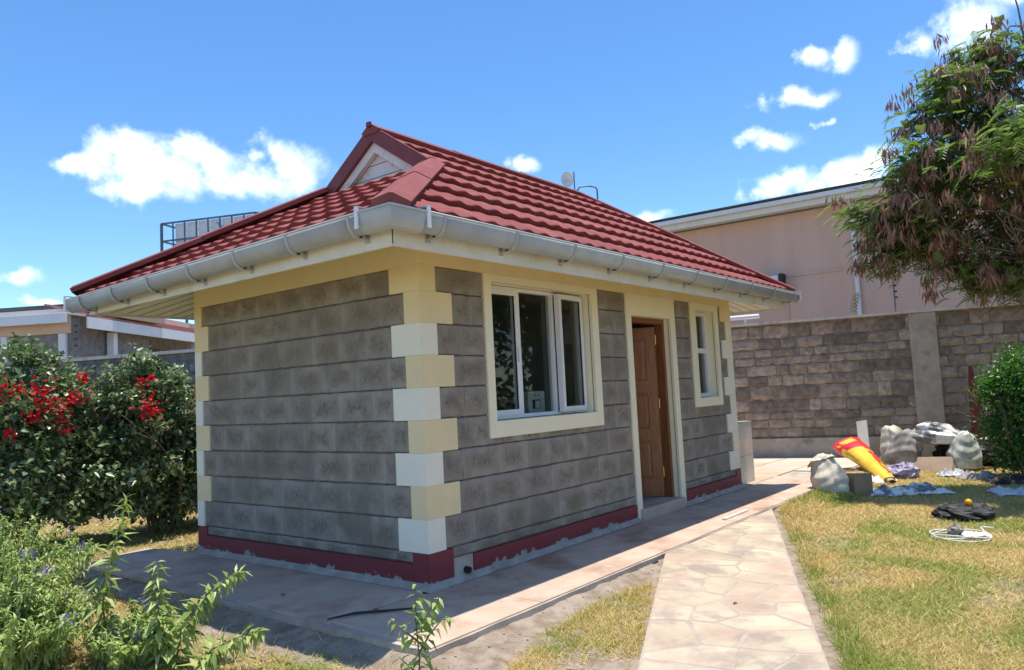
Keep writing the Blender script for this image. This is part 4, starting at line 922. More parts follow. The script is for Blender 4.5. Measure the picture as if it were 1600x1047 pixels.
# porch on the right: white fascia, red tile slope above it, posts, dark rooms behind
kid(MB().prism([br(.05, -.25), br(7.5, -.25), br(7.5, -.21), br(.05, -.21)], 3.22, 3.47), 'fascia_board', 'paintw', bg_)
pr_ = empty('porch_roof'); pr_.parent = bg_
for r in range(4):
    for c in range(18):
        s = .4+c*.40+(r % 2)*.2; o0 = -.24+r*.34; z = 3.475+r*.10
        a, b_, cc_, d = br(s, o0), br(s+.39, o0), br(s+.39, o0+.36), br(s, o0+.36)
        o = MB().add([(*a, z), (*b_, z), (*cc_, z+.09), (*d, z+.09), (*a, z+.05), (*b_, z+.05), (*cc_, z+.12), (*d, z+.12)], [(0,3,2,1),(4,5,6,7),(0,1,5,4),(1,2,6,5),(2,3,7,6),(3,0,4,7)]).build('roof_tile', 'redroof'); bpy.context.view_layer.update(); o.parent = pr_; o.matrix_parent_inverse = pr_.matrix_world.inverted()
kid(MB().prism([br(2.3, 1.12), br(12, 1.12), br(12, 1.3), br(2.3, 1.3)], 3.5, 4.05), 'ridge_wall', 'peach', bg_)
for s in (1.25, 5.35): kid(MB().prism([br(s, -.1), br(s+.16, -.1), br(s+.16, .06), br(s, .06)], -.2, 3.22), 'post', 'paintw', bg_)
kid(MB().prism([br(.2, .9), br(12, .9), br(12, 1.05), br(.2, 1.05)], -.2, 3.55), 'back_wall', 'greystone', bg_)
for s0_ in (2.9, 4.6):
    wq = kid(MB().prism([br(s0_, .86), br(s0_+1.1, .86), br(s0_+1.1, .898), br(s0_, .898)], 1.9, 3.05), 'window', 'black', bg_)
    for q_ in (0, .52, 1.05): o = MB().prism([br(s0_+q_, .84), br(s0_+q_+.05, .84), br(s0_+q_+.05, .858), br(s0_+q_, .858)], 1.9, 3.05).build('frame', 'paintw'); bpy.context.view_layer.update(); o.parent = wq; o.matrix_parent_inverse = wq.matrix_world.inverted()

# steel tank stand with white panels, far behind the roof
tw = thing('tank_stand', 'steel railed tank stand with white panels and blue strokes above the roof', 'tower', (9.5, 18.5, 0))
T1, T2, T3 = Vector((8.46, 20.08, 0)), Vector((9.86, 16.88, 0)), Vector((10.9, 17.3, 0)); T4 = T1+(T3-T2)
zt = 7.41
b = MB()
for z in (zt, zt-.58, zt-1.1):
    for p, q in ((T1, T2), (T2, T3), (T3, T4), (T4, T1)): b.bar(p+Vector((0, 0, z)), q+Vector((0, 0, z)), .05)
kid(b, 'rail', 'steel', tw)
for p in (T1, T2, T3, T4): kid(MB().bar(p+Vector((0, 0, -.12)), p+Vector((0, 0, zt)), .07), 'leg', 'steel', tw)
for i in range(1, 8): p = T1.lerp(T2, i/8); kid(MB().bar(p+Vector((0, 0, zt-1.1)), p+Vector((0, 0, zt)), .035), 'upright', 'steel', tw)
inn = (T4-T1)*.12
for i in range(7):
    p, q = T1.lerp(T2, .12+i*.125)+inn, T1.lerp(T2, .12+(i+1)*.125-.006)+inn
    kid(MB().poly([p+Vector((0, 0, zt-1.1)), q+Vector((0, 0, zt-1.1)), q+Vector((0, 0, zt-.02)), p+Vector((0, 0, zt-.02))], (-1, -1, 0), .03), 'panel', 'paintw', tw)
off = (T4-T1)*.08
for a, c in ((.58, .70), (.88, .76)): kid(MB().bar(T1.lerp(T2, a)+off+Vector((0, 0, zt-.15)), T1.lerp(T2, c)+off+Vector((0, 0, zt-.62)), .03, .12, up=(1, 1, 0)), 'blue_stroke', 'blue', tw)
# antenna mast and hoop on another stand behind the ridge
an = thing('antenna_mast', 'thin mast with white dish antenna behind the red ridge', 'antenna', (12.67, 6.78, 0))
kid(MB().tube([(12.67, 6.78, -.12), (12.67, 6.78, 7.03)], .016, 8), 'mast', 'steel', an)
dsh = MB(); n = 12; V = [(0, 0, 0)]
for r, dd in ((.06, .01), (.12, .04), (.17, .08)): V += [(r*math.cos(2*math.pi*k/n), -dd, r*1.25*math.sin(2*math.pi*k/n)) for k in range(n)]
F = [(0, 1+k, 1+(k+1) % n) for k in range(n)] + [(1+r*n+k, 1+(r+1)*n+k, 1+(r+1)*n+(k+1) % n, 1+r*n+(k+1) % n) for r in range(2) for k in range(n)]
dsh.add([(12.50+.7*x+.7*y, 6.90-.7*x+.7*y, 6.80+z) for x, y, z in V], F); dsh.tube([(12.50, 6.90, 6.8), (12.36, 6.74, 6.78)], .02, 6); dsh.tube([(12.52, 6.90, 6.8), (12.67, 6.78, 6.78)], .015, 6)
kid(dsh, 'dish', 'paintw', an)
hp = thing('ladder_hoop', 'grey steel hoop rail of a roof ladder behind the red ridge', 'rail', (12.9, 6.5, 0))
pts = [(12.72, 6.72, -.12), (12.72, 6.72, 6.56), (12.75, 6.66, 6.62), (12.88, 6.50, 6.64), (13.0, 6.35, 6.60), (13.03, 6.32, 6.52), (13.03, 6.32, -.12)]
kid(MB().tube(pts, .022, 8), 'hoop', 'steel', hp)

# ------------------------------------------------------------------ vegetation
def leaf_batch(P, D, Nn, ln, wd, fold=.25, droop=.0):
    """folded diamond leaves: P base (n,3), D direction, Nn normal; returns V,F (4 tris each)"""
    n = len(P); D = D/np.linalg.norm(D, axis=1, keepdims=True); S = np.cross(D, Nn); S /= np.maximum(1e-6, np.linalg.norm(S, axis=1, keepdims=True)); U = np.cross(S, D)
    ln = np.asarray(ln).reshape(-1, 1)*np.ones((n, 1)); wd = np.asarray(wd).reshape(-1, 1)*np.ones((n, 1))
    mid = P+D*ln*.45-U*ln*droop*.3; tip = P+D*ln-U*ln*droop
    a = mid+S*wd*.5+U*wd*fold; c = mid-S*wd*.5+U*wd*fold
    V = np.stack([P, a, tip, c, mid], 1).reshape(-1, 3); i = (np.arange(n)*5)[:, None]
    F = np.concatenate([i+np.array([[0, 1, 4]]), i+np.array([[1, 2, 4]]), i+np.array([[2, 3, 4]]), i+np.array([[3, 0, 4]])], 0)
    return V, F
def unit(n): v = nrg.normal(size=(n, 3)); return v/np.linalg.norm(v, axis=1, keepdims=True)
def limb(b, p, d, ln, r, depth, tips, rr, spread=.6, upb=.15, kids=3):
    pts = [Vector(p)]; d = Vector(d).normalized()
    for i in range(3):
        d = (d + Vector((rr.uniform(-1, 1), rr.uniform(-1, 1), rr.uniform(-.6, .8)))*.18 + Vector((0, 0, upb*.3))).normalized(); pts.append(pts[-1]+d*ln/3)
    b.tube(pts, [r, r*.85, r*.72, r*.6], 6 if r > .02 else 4, False)
    tips += [(tuple(q), r) for q in pts[1:]]
    if depth:
        for k in range(kids):
            a = pts[rr.choice((2, 3, 3))]; e = (d + Vector((rr.uniform(-1, 1), rr.uniform(-1, 1), rr.uniform(-.5, .7)))*spread).normalized(); limb(b, a, e, ln*rr.uniform(.6, .8), r*.55, depth-1, tips, rr, spread, upb, kids)

# flowering hedge on the left: four bougainvillea bushes
def bougain(cx, cy, rx, ry, h, nleaf, nfl, label, flz):
    t = thing('flowering_bush', label, 'bush', (cx, cy, GZ), 'red flowering bushes of the hedge')
    b = MB(); tips = []; rr = random.Random(int(cx*100)+50)
    for i in range(6): a = rr.uniform(0, 6.28); limb(b, (rr.uniform(-.25, .25), rr.uniform(-.15, .15), 0), (math.cos(a)*.35, math.sin(a)*.3, 1), h*.5, .022, 2, tips, rr, .8)
    b.build('stem', 'bark', t)
    # clumps through the crown: more on the shell and top
    nc = 150; C = []
    while len(C) < nc:
        q = nrg.uniform(-1, 1, 3); r = np.linalg.norm(q)
        if r < 1 and (r > .55 or nrg.random() < .35): C.append(q)
    C = np.array(C); C[:, 2] = C[:, 2]*.5+.5
    C[:, :2] *= np.where(C[:, 2:3] < .45, 1.4, 1.0)
    C = C*nrg.uniform(.80, 1.13, (nc, 1)); C = C*np.array([rx, ry, h*.93]) + np.array([0, 0, h*.08])
    C = C[(C[:, 2] > .25) | (nrg.random(len(C)) < .8)]
    idx = nrg.integers(0, len(C), nleaf); P = C[idx] + nrg.normal(size=(nleaf, 3))*np.array([.085, .085, .075]); 
    keep = (P[:, 2] > .08); P = P[keep]; n = len(P)
    D = unit(n)*1.0 + (P-np.array([0, 0, h*.5]))*.6 + np.array([0, 0, -.15]); Nn = unit(n)*.7+np.array([0, 0, 1.])
    V, F = leaf_batch(P, D, Nn, nrg.uniform(.040, .112, n), nrg.uniform(.030, .074, n), .2, .2)
    # arching shoots at the top
    Vs = [V]; Fs = [F]; o = len(V)
    for k in range(34):
        p0 = np.array([rr.uniform(-rx, rx)*.85, rr.uniform(-ry, ry)*.8, h*rr.uniform(.75, .92)]); dirv = np.array([rr.uniform(-.6, .6), rr.uniform(-.6, .3), rr.uniform(.5, 1.)]); m = 26
        tt = np.linspace(0, 1, m)[:, None]; P = p0+dirv*tt*.46+np.array([0, 0, -.26])*tt**2 + nrg.normal(size=(m, 3))*.02
        V, F = leaf_batch(P, unit(m)+dirv*.4, unit(m)*.6+np.array([0, 0, 1]), nrg.uniform(.04, .075, m), nrg.uniform(.03, .05, m), .18, .2); Vs.append(V); Fs.append(F+o); o += len(V)
    tag(link('foliage', fast_mesh('foliage', np.concatenate(Vs), np.concatenate(Fs), 'bou'), None, t), kind='stuff')
    if nfl:
        Vs = []; Fs = []; o = 0
        for k in range(nfl):
            fx, fy, fz, fr = flz[k % len(flz)]; m = int(36*fr/.1)
            P = np.array([fx, fy-.14, fz])+nrg.normal(size=(m, 3))*fr*np.array([.55, .4, .5])
            V, F = leaf_batch(P, unit(m), unit(m), .050, .044, .3, 0); Vs.append(V); Fs.append(F+o); o += len(V)
        tag(link('flowers', fast_mesh('flowers', np.concatenate(Vs), np.concatenate(Fs), 'red'), None, t), kind='stuff')
    return t
bougain(-.70, 5.45, .80, .55, 2.10, 15000, 9, 'bushy hedge plant thick with red flower clusters, left of the quoined wall', [(-.25, -.45, 1.75, .10), (0.0, -.45, 1.70, .14), (.10, -.48, 1.55, .13), (.30, -.48, 1.62, .10), (-.1, -.5, 1.45, .09), (.2, -.5, 1.35, .08), (-.45, -.42, 1.62, .08), (.45, -.4, 1.85, .05), (-.3, -.5, 1.3, .05)])
bougain(.62, 5.25, .72, .5, 1.98, 14000, 6, 'hedge bush with one large dense red flower ball beside the house', [(-.34, -.50, 1.52, .125), (-.30, -.50, 1.44, .10), (.33, -.42, 1.66, .07), (-.18, -.3, 1.85, .04), (.42, -.45, 1.42, .06), (-.32, -.36, 1.80, .04)])
bougain(1.65, 5.2, .60, .5, 1.80, 7000, 2, 'hedge bush tucked behind the far house corner with few red flowers', [(-.4, -.4, 1.45, .05), (-.3, -.4, 1.3, .04)])
bougain(-2.0, 6.1, .85, .6, 2.0, 9000, 3, 'hedge bush mostly of green leaves at the open end of the hedge', [(.3, -.5, 1.6, .07), (.5, -.5, 1.3, .06), (.2, -.5, 1.1, .05)])

# duranta in the foreground: loose small-leaved shrubs with purple flowers and arching shoots
def shoot_mesh(pts, nl, ll, lwid, rr):
    pts = [Vector(p) for p in pts]; b = MB().tube(pts, [.006-.0045*i/(len(pts)-1) for i in range(len(pts))], 5, False)
    P = []; D = []
    for i in range(nl):
        t = (i+.5)/nl*(len(pts)-1); k = min(int(t), len(pts)-2); p = pts[k].lerp(pts[k+1], t-k); ax = (pts[k+1]-pts[k]).normalized(); a = i*2.4+rr.uniform(-.5, .5)
        s = ax.cross(Vector((0, 0, 1))) if abs(ax.z) < .95 else Vector((1, 0, 0)); s.normalize(); q = ax.cross(s); d = s*math.cos(a)+q*math.sin(a)+ax*.45+Vector((0, 0, -.25)); P.append(p); D.append(d+Vector((rr.uniform(-.4, .4), rr.uniform(-.4, .4), rr.uniform(-.5, .25))))
    P = np.array([tuple(p) for p in P]); D = np.array([tuple(d) for d in D]); n = len(P); sc = np.linspace(1.15, .55, n)
    V, F = leaf_batch(P, D, unit(n)*.35+np.array([0, 0, 1.]), ll*sc*nrg.uniform(.75, 1.2, n), lwid*sc*nrg.uniform(.6, 1.3, n), .25, nrg.uniform(.2, .95, (n, 1)))
    return b, V, F
def duranta(cx, cy, rx, ry, h, nshoot, label, flowers, tall=()):
    t = thing('purple_flowered_shrub', label, 'shrub', (cx, cy, GZ), 'purple flowered shrubs in the foreground')
    rr = random.Random(int(cx*77+cy*13)); st = MB(); Vs = []; Fs = []; o = 0; tips = []
    for i in range(nshoot):
        a = rr.uniform(0, 6.28); rad_ = math.sqrt(rr.random()); ex, ey = math.cos(a)*rx*rad_, math.sin(a)*ry*rad_; hh = h*rr.uniform(.55, 1.05)*(1-.45*rad_)
        p0 = Vector((ex*.35, ey*.35, 0)); p3 = Vector((ex, ey, hh)); pm_ = p0.lerp(p3, .5)+Vector((0, 0, hh*.22)); p2 = p0.lerp(p3, .8)+Vector((0, 0, hh*.16))
        b, V, F = shoot_mesh([p0, p0.lerp(pm_, .5)+Vector((0, 0, .04)), pm_, p2, p3], 50, .062, .026, rr); st.add(b.v, b.f); Vs.append(V); Fs.append(F+o); o += len(V); tips.append(p3)
    for pts in tall:
        q = [Vector(p)-Vector((cx, cy, GZ)) for p in pts]; b, V, F = shoot_mesh(q, 96, .12, .038, rr); st.add(b.v, b.f); Vs.append(V); Fs.append(F+o); o += len(V)
    st.build('stem', 'stemg', t); tag(link('foliage', fast_mesh('foliage', np.concatenate(Vs), np.concatenate(Fs), 'dur'), None, t), kind='stuff')
    Vs = []; Fs = []; o = 0
    for i in range(flowers):
        p = rr.choice(tips); m = 26; P = np.array(tuple(p))+np.array([0, 0, .02])+nrg.normal(size=(m, 3))*np.array([.022, .022, .018]); V, F = leaf_batch(P, unit(m), unit(m), .017, .015, .2, 0); Vs.append(V); Fs.append(F+o); o += len(V)
    if flowers: tag(link('flowers', fast_mesh('flowers', np.concatenate(Vs), np.concatenate(Fs), 'purple'), None, t), kind='stuff')
    return t
duranta(-1.95, 2.35, .62, .9, .92, 180, 'leafy shrub with many small purple flowers behind the arching shoots', 16)
duranta(-2.2, 1.15, .5, .6, .72, 150, 'low leafy shrub with purple flowers in front of the slab', 9)
duranta(-1.72, .75, .30, .4, .36, 70, 'small shrub sending long drooping shoots above the lawn', 3,
    tall=[[(-1.80, .90, GZ), (-1.86, .82, .25), (-1.78, .90, .48), (-1.66, 1.02, .66), (-1.56, 1.15, .80)], [(-1.70, .45, GZ), (-1.73, .42, .15), (-1.72, .45, .32), (-1.70, .50, .48)], [(-1.64, .42, GZ), (-1.62, .38, .12), (-1.52, .30, .27), (-1.42, .22, .36), (-1.35, .18, .38)],
          [(-1.66, .2, GZ), (-1.6, .1, .02), (-1.5, -.02, .08), (-1.42, -.10, .10)]])
duranta(-.75, 4.0, .25, .3, .38, 26, 'small grey green shrub at the foot of the flowering hedge', 1)
# young sapling right at the slab corner
sg = thing('sapling', 'single upright green sapling in front of the slab corner', 'sapling', (-1.25, -1.15, GZ))
rr = random.Random(5); st = MB(); Vs = []; Fs = []; o = 0
for pts, nl in (([(0, 0, 0), (.005, .0, .2), (-.005, .005, .38), (.0, .0, .56)], 34), ([(0, 0, .22), (.06, -.02, .30), (.12, -.05, .36), (.15, -.07, .37)], 14), ([(0, 0, .28), (-.05, .05, .34), (-.10, .08, .40)], 12), ([(0, 0, .36), (.05, -.04, .43), (.09, -.07, .48)], 14), ([(0, 0, .12), (-.05, .03, .18), (-.08, .05, .22)], 9)):
    b, V, F = shoot_mesh(pts, nl, .085, .036, rr); st.add(b.v, b.f); Vs.append(V); Fs.append(F+o); o += len(V)
st.build('stem', 'stemg', sg); tag(link('foliage', fast_mesh('foliage', np.concatenate(Vs), np.concatenate(Fs), 'dur'), None, sg), kind='stuff')

# feathery tree with brown pods on the right
tr_ = thing('tree', 'feathery leaved tree hung with bunches of brown seed pods', 'tree', (8.1, -4.75, GZ))
def feather(P, D, nl):
    """bipinnate leaf: pinnae pairs as narrow blades along a drooping rachis"""
    n = len(P); out_v = []; D = D/np.linalg.norm(D, axis=1, keepdims=True)
    S = np.cross(D, np.array([[0, 0, 1.]])); S /= np.maximum(1e-5, np.linalg.norm(S, axis=1, keepdims=True)); U = np.cross(S, D)
    Ls = nrg.uniform(.11, .19, (n, 1))
    for k in range(nl):
        t = (k+.7)/nl; base = P + D*Ls*t - np.array([0, 0, 1])*Ls*t*t*.5
        for s in (-1, 1):
            dd = D*.55 + S*s*.85 - np.array([0, 0, .28]); pl = .062*(1-.35*abs(t-.45)); tip = base+dd*pl; wv = D*.009
            out_v.append(np.stack([base-wv, base+wv, tip+wv*.8, tip-wv*.8], 1))
    V = np.concatenate(out_v, 1).reshape(-1, 3); return V, np.arange(len(V)).reshape(-1, 4)
b = MB(); tips = []; rr = random.Random(9)
trunk_top = Vector((-.15, .25, 2.3))
b.tube([(0, 0, 0), (.03, .05, 1.0), trunk_top], [.17, .14, .12], 10, False)
for dx, dy, dz, ln in ((-1.0, .8, .5, 2.2), (-.9, .2, .8, 2.4), (-.5, .9, .9, 2.4), (-1.0, -.5, .7, 2.1), (.2, .4, 1, 2.6), (-.3, 0, 1.2, 2.6), (.9, .3, .6, 2.2), (.5, -.9, .7, 2.2), (-.9, .55, .15, 2.0), (-.6, 1.0, .35, 2.0)):
    limb(b, trunk_top, (dx, dy, dz), ln*.62, .075, 3, tips, rr, .75, .1, 3)
b.build('trunk', 'bark', tr_, smooth=True)
TP = np.array([t for t, r in tips if r < .03])
def blob(c, r, n): q = unit(n)*(nrg.random((n, 1))**.4); return np.array(c)+q*np.array(r)
base = np.array([8.1, -4.75, GZ]); KC = .85
# crown clumps (world) : lower outer sprays reach towards the house, the dome rises to the right
cl_ = [((7.9, -1.55, 3.62), (.50, .40, .22), 9), ((8.0, -1.5, 3.05), (.35, .3, .20), 6), ((8.3, -1.8, 3.55), (.5, .5, .35), 12), ((8.2, -1.85, 4.3), (.45, .4, .3), 9), ((8.6, -2.2, 4.2), (.6, .6, .5), 16), ((8.5, -2.25, 4.9), (.45, .45, .4), 10), ((8.7, -2.5, 5.45), (.4, .4, .35), 8),
       ((8.7, -2.2, 3.3), (.5, .5, .5), 14), ((9.0, -2.8, 4.6), (.7, .7, .7), 22), ((9.0, -2.9, 5.7), (.5, .5, .5), 12), ((9.2, -3.2, 3.6), (.8, .7, .6), 22), ((9.4, -3.5, 5.2), (.8, .8, .8), 24), ((8.9, -2.75, 2.65), (.5, .45, .35), 14), ((9.2, -3.3, 2.75), (.6, .5, .4), 14),
       ((9.6, -4.2, 4.3), (1., .9, .9), 24), ((9.9, -4.0, 6.1), (.8, .8, .6), 16), ((10.6, -5.2, 5.0), (1.3, 1.3, 1.2), 30), ((8.35, -3.6, 4.0), (.6, .6, .5), 12), ((7.6, -3.3, 4.2), (.6, .6, .4), 10), ((7.2, -2.5, 4.6), (.0, .0, .0), 0), ((9.5, -6.2, 4.2), (1.1, 1.1, .9), 18)]
Vs = []; Fs = []; o = 0; PV = []; PF = []; po = 0; tw_ = MB()
for c, r, k in cl_:
    if not k: continue
    c = np.array(tuple(CAM))+(np.array(c)-np.array(tuple(CAM)))*KC-base; r = np.array(r)*KC
    for q in blob(c, r, k):
        j = np.argmin(((TP-q)**2).sum(1)); tp_ = TP[j]; q = np.array(q)
        if np.linalg.norm(tp_-q) > .05: tw_.tube([tuple(tp_), tuple((tp_+q)/2+np.array([0, 0, .08])), tuple(q)], [.014, .010, .005], 4, False)
        m = 26; P = q+nrg.normal(size=(m, 3))*np.array([.15, .15, .10]); D = unit(m)*np.array([1, 1, .5])+(q-np.array([0, 0, 3.0]))*np.array([.22, .22, .05])
        V, F = feather(P, D, 7); Vs.append(V); Fs.append(F+o); o += len(V)
        for s in range(rr.choice((1, 2, 3, 3, 4))):
            pc = q+nrg.normal(size=3)*np.array([.2, .2, .12]); m = rr.randint(14, 30); P = pc+nrg.normal(size=(m, 3))*np.array([.055, .055, .03]); D = nrg.normal(size=(m, 3))*.28+np.array([0, 0, -1.])
            V, F = leaf_batch(P, D, unit(m), nrg.uniform(.11, .18, m), .024, .1, 0); PV.append(V); PF.append(F+po); po += len(V)
tag(tw_.build('twigs', 'bark', tr_), kind='stuff')
tag(link('crown', fast_mesh('crown', np.concatenate(Vs), np.concatenate(Fs), 'leu'), None, tr_), kind='stuff')
tag(link('seed_pods', fast_mesh('seed_pods', np.concatenate(PV), np.concatenate(PF), 'pod'), None, tr_), kind='stuff')
# bright bush under the tree
def small_bush(loc, r, n, mat, name, label, cat, ll=.075, grp=None):
    t = thing(name, label, cat, loc, grp); b = MB(); tips = []; rr = random.Random(int(loc[0]*31+loc[1]*7))
    for i in range(6): a = rr.uniform(0, 6.28); limb(b, (0, 0, 0), (math.cos(a)*.5, math.sin(a)*.5, 1), r[2]*.8, .018, 2, tips, rr, .7)
    b.build('stem', 'bark', t); C = blob((0, 0, r[2]*1.05), (r[0]*.85, r[1]*.85, r[2]*.9), 70); idx = nrg.integers(0, 70, n); P = C[idx]+nrg.normal(size=(n, 3))*.09; P = P[P[:, 2] > .05]; n = len(P)
    V, F = leaf_batch(P, unit(n)+(P-np.array([0, 0, r[2]]))*.6, unit(n)*.6+np.array([0, 0, 1.]), nrg.uniform(.6, 1.2, n)*ll, nrg.uniform(.6, 1.1, n)*ll*.55, .2, .2)
    tag(link('foliage', fast_mesh('foliage', V, F, mat), None, t), kind='stuff')
small_bush((8.3, -2.85, GZ), (.58, .52, .85), 9500, 'bush', 'green_bush', 'bright glossy green bush growing before the red post', 'bush')

# tall garden trees along the far side of the lawn: one dense screen (seen in the panes)
tv = []; 
for i in range(150):
    t = rnd.random(); c = Vector((1.0, -14.5, 0)).lerp(Vector((25, -8.5, 0)), t)+Vector((rnd.uniform(-.8, .8), rnd.uniform(-1, 1), rnd.uniform(.4, 5.2+1.5*math.sin(t*17)))); tv.append(tuple(c))
tv = np.array(tv); idx = nrg.integers(0, len(tv), 9000); P = tv[idx]+nrg.normal(size=(9000, 3))*np.array([.6, .5, .5]); P = P[P[:, 2] > 0]; n = len(P)
V, F = leaf_batch(P, unit(n), unit(n)+np.array([0, 0, .6]), .34, .2, .2, .2)
tag(link('tree_screen', fast_mesh('tree_screen', V, F, 'bush')), 'dense screen of garden trees across the lawn, reflected in the panes', 'trees', kind='stuff')
# lawn: blades as one mass per kind
lawn_r = [(-.6, -3.04), (.55, -2.55), (1.75, -2.05), (3.05, -1.50), (4.4, -.94), (5.6, -.92), (6.9, -.93), (7.2, -.78), (9.5, -.85), (10.6, -4.6), (9.5, -8), (3, -8), (-1.5, -5.5), (-2.0, -3.66)]
tri = [(-1.25, -1.45), (-1.2, -2.15), (-.55, -1.90), (.45, -1.46), (1.15, -1.12), (.6, -1.05), (-.3, -1.15)]
left_l = [(-1.25, -1.2), (-1.22, .2), (-1.1, 2.0), (-.85, 3.9), (-.1, 3.95), (.0, 3.2), (2.2, 3.6), (2.6, 6.4), (-1, 8), (-4.5, 9), (-4.5, 1), (-2.6, -1.2)]
def in_polys(P, poly):
    x, y = P[:, 0], P[:, 1]; c = np.zeros(len(P), bool); n = len(poly)
    for i in range(n):
        (x1, y1), (x2, y2) = poly[i], poly[i-1]
        if y1 == y2: continue
        c ^= ((y1 > y) != (y2 > y)) & (x < (x2-x1)*(y-y1)/(y2-y1)+x1)
    return c
def vnoise(P, s, seed):
    g_ = np.random.default_rng(seed).random((64, 64)); q = P*s; i = np.floor(q).astype(int); f = q-i; f = f*f*(3-2*f); a = g_[i[:, 0] % 64, i[:, 1] % 64]; b = g_[(i[:, 0]+1) % 64, i[:, 1] % 64]; c = g_[i[:, 0] % 64, (i[:, 1]+1) % 64]; d = g_[(i[:, 0]+1) % 64, (i[:, 1]+1) % 64]
    return (a*(1-f[:, 0])+b*f[:, 0])*(1-f[:, 1])+(c*(1-f[:, 0])+d*f[:, 0])*f[:, 1]
def lawn(poly, total, bare=None):
    xs_ = [p[0] for p in poly]; ys_ = [p[1] for p in poly]; P = np.stack([nrg.uniform(min(xs_), max(xs_), total), nrg.uniform(min(ys_), max(ys_), total)], 1); P = P+nrg.normal(size=P.shape)*.03
    P = P[in_polys(P, poly)]; d = np.hypot(P[:, 0]-CAM.x, P[:, 1]-CAM.y); keep = nrg.random(len(P)) < np.clip((4.2/np.maximum(d, 1))**1.5, .10, 1); P = P[keep]; d = d[keep]
    nb = .55*vnoise(P, 2.2, 4)+.45*vnoise(P, 7, 8)
    keep = nrg.random(len(P)) < np.clip((nb-.18)*4, .25, 1) if bare is None else nrg.random(len(P)) < np.clip((nb-bare)*6, .04, 1); return P[keep], d[keep]
strip_l = [(-.90, -.95), (-.86, .6), (-.80, 2.2), (-.55, 3.8), (-.9, 3.95), (-1.2, 2.0), (-1.35, .2), (-1.35, -1.3)]
sets = [lawn(lawn_r, 1500000), lawn(tri, 60000, .40), lawn(left_l, 420000), lawn(strip_l, 26000, .46)]
P = np.concatenate([s[0] for s in sets]); d = np.concatenate([s[1] for s in sets])
gn = .6*vnoise(P, .9, 21)+.4*vnoise(P, 3.1, 22)+nrg.normal(size=len(P))*.10
edge = np.minimum.reduce([np.abs((P[:, 0]-a[0])*(b_[1]-a[1])-(P[:, 1]-a[1])*(b_[0]-a[0]))/math.hypot(b_[0]-a[0], b_[1]-a[1]) for a, b_ in zip(lawn_r[:5], lawn_r[1:6])])
gn = gn+np.clip(.18-edge, 0, .18)*1.2 + (P[:, 0] > 4.2)*.05 + ((P[:, 0] < 1.2) & (P[:, 1] > -1.9))*.06
for nm, msk, mt, lb in (('dry_grass', gn < .71, 'grass', 'short dry straw coloured lawn grass'), ('green_grass', gn >= .71, 'grassg', 'short green patches of lawn grass')):
    q = P[msk]; dd = d[msk]; n = len(q); a = nrg.uniform(0, 6.28, n); wv = nrg.uniform(.0022, .0055, n)*np.clip(dd/5, .9, 2.2); h = nrg.uniform(.010, .040, n)*(1+.9*(edge[msk] < .16)*nrg.random(n)); lean = nrg.normal(size=(n, 2))*.040
    gz_ = GZ+np.clip((q[:, 0]-3.85)/.75, 0, 1)*np.clip((q[:, 1]+1.42)/.52, 0, 1)*.098
    ds_ = np.hypot(np.maximum(-.93-q[:, 0], 0), np.maximum(-.90-q[:, 1], 0)); near_ = (q[:, 0] < 1.9) & (q[:, 1] > -2.3) & (q[:, 1] < 3.9); gz_ = gz_+np.where(near_, .060*np.exp(-ds_/.13), 0.)
    A = np.stack([q[:, 0]-np.cos(a)*wv, q[:, 1]-np.sin(a)*wv, gz_-.002], 1); B = np.stack([q[:, 0]+np.cos(a)*wv, q[:, 1]+np.sin(a)*wv, gz_-.002], 1); Cc = np.stack([q[:, 0]+lean[:, 0], q[:, 1]+lean[:, 1], gz_+h], 1)
    V = np.stack([A, B, Cc], 1).reshape(-1, 3); tag(link(nm, fast_mesh(nm, V, np.arange(len(V)).reshape(-1, 3), mt)), lb, 'grass', kind='stuff'); print(nm, n)

# ------------------------------------------------------------------ builders' rubbish by the wall
def crease(p, seed, f):
    """sum of sharp straight folds, as in crumpled sheet"""
    rr = random.Random(int(seed)); h = 0
    for i in range(6):
        d = Vector((rr.gauss(0, 1), rr.gauss(0, 1), rr.gauss(0, 1))).normalized(); fr = f*(.55+.45*i); t = p.dot(d)*fr + rr.random() + .45*noise.noise(p*1.3+Vector((i*7, seed, 0))); t = t-math.floor(t); h += (abs(t-.5)*2-.5)*(1.0/(1+.45*i))
    return h*.42
def lump(c, r, seed, amp=.18, nu=26, nv=17, sq=1.0, rot=0., fine=2.4):
    """crumpled closed sack shape"""
    V = []; F = []; c = Vector(c)
    for j in range(nv+1):
        ph = math.pi*j/nv - math.pi/2
        for i in range(nu):
            th = 2*math.pi*i/nu; cs = lambda a: math.copysign(abs(math.cos(a))**sq, math.cos(a)); sn = lambda a: math.copysign(abs(math.sin(a))**sq, math.sin(a))
            p = Vector((cs(ph)*cs(th), cs(ph)*sn(th), sn(ph))); jr = random.Random(seed*1000+j*97+i if 0 < j < nv else seed*1000+j); k = 1+jr.uniform(-.32, .32)*amp+amp*.7*noise.noise(p*fine*.45+Vector((seed, 0, 0)))+amp*crease(p, seed, fine*.55)
            q = Vector((p.x*r[0]*k, p.y*r[1]*k, p.z*r[2]*k)); q.z = max(q.z, -r[2]*.92); q = Vector((q.x*math.cos(rot)-q.y*math.sin(rot), q.x*math.sin(rot)+q.y*math.cos(rot), q.z)); V.append(tuple(c+q))
    for j in range(nv):
        for i in range(nu): a, b, cc2, d2 = j*nu+i, j*nu+(i+1) % nu, (j+1)*nu+(i+1) % nu, (j+1)*nu+i; F += [(a, b, cc2), (a, cc2, d2)] if (i*7+j*3+seed) % 2 else [(a, b, d2), (b, cc2, d2)]
    return MB().add(V, F)
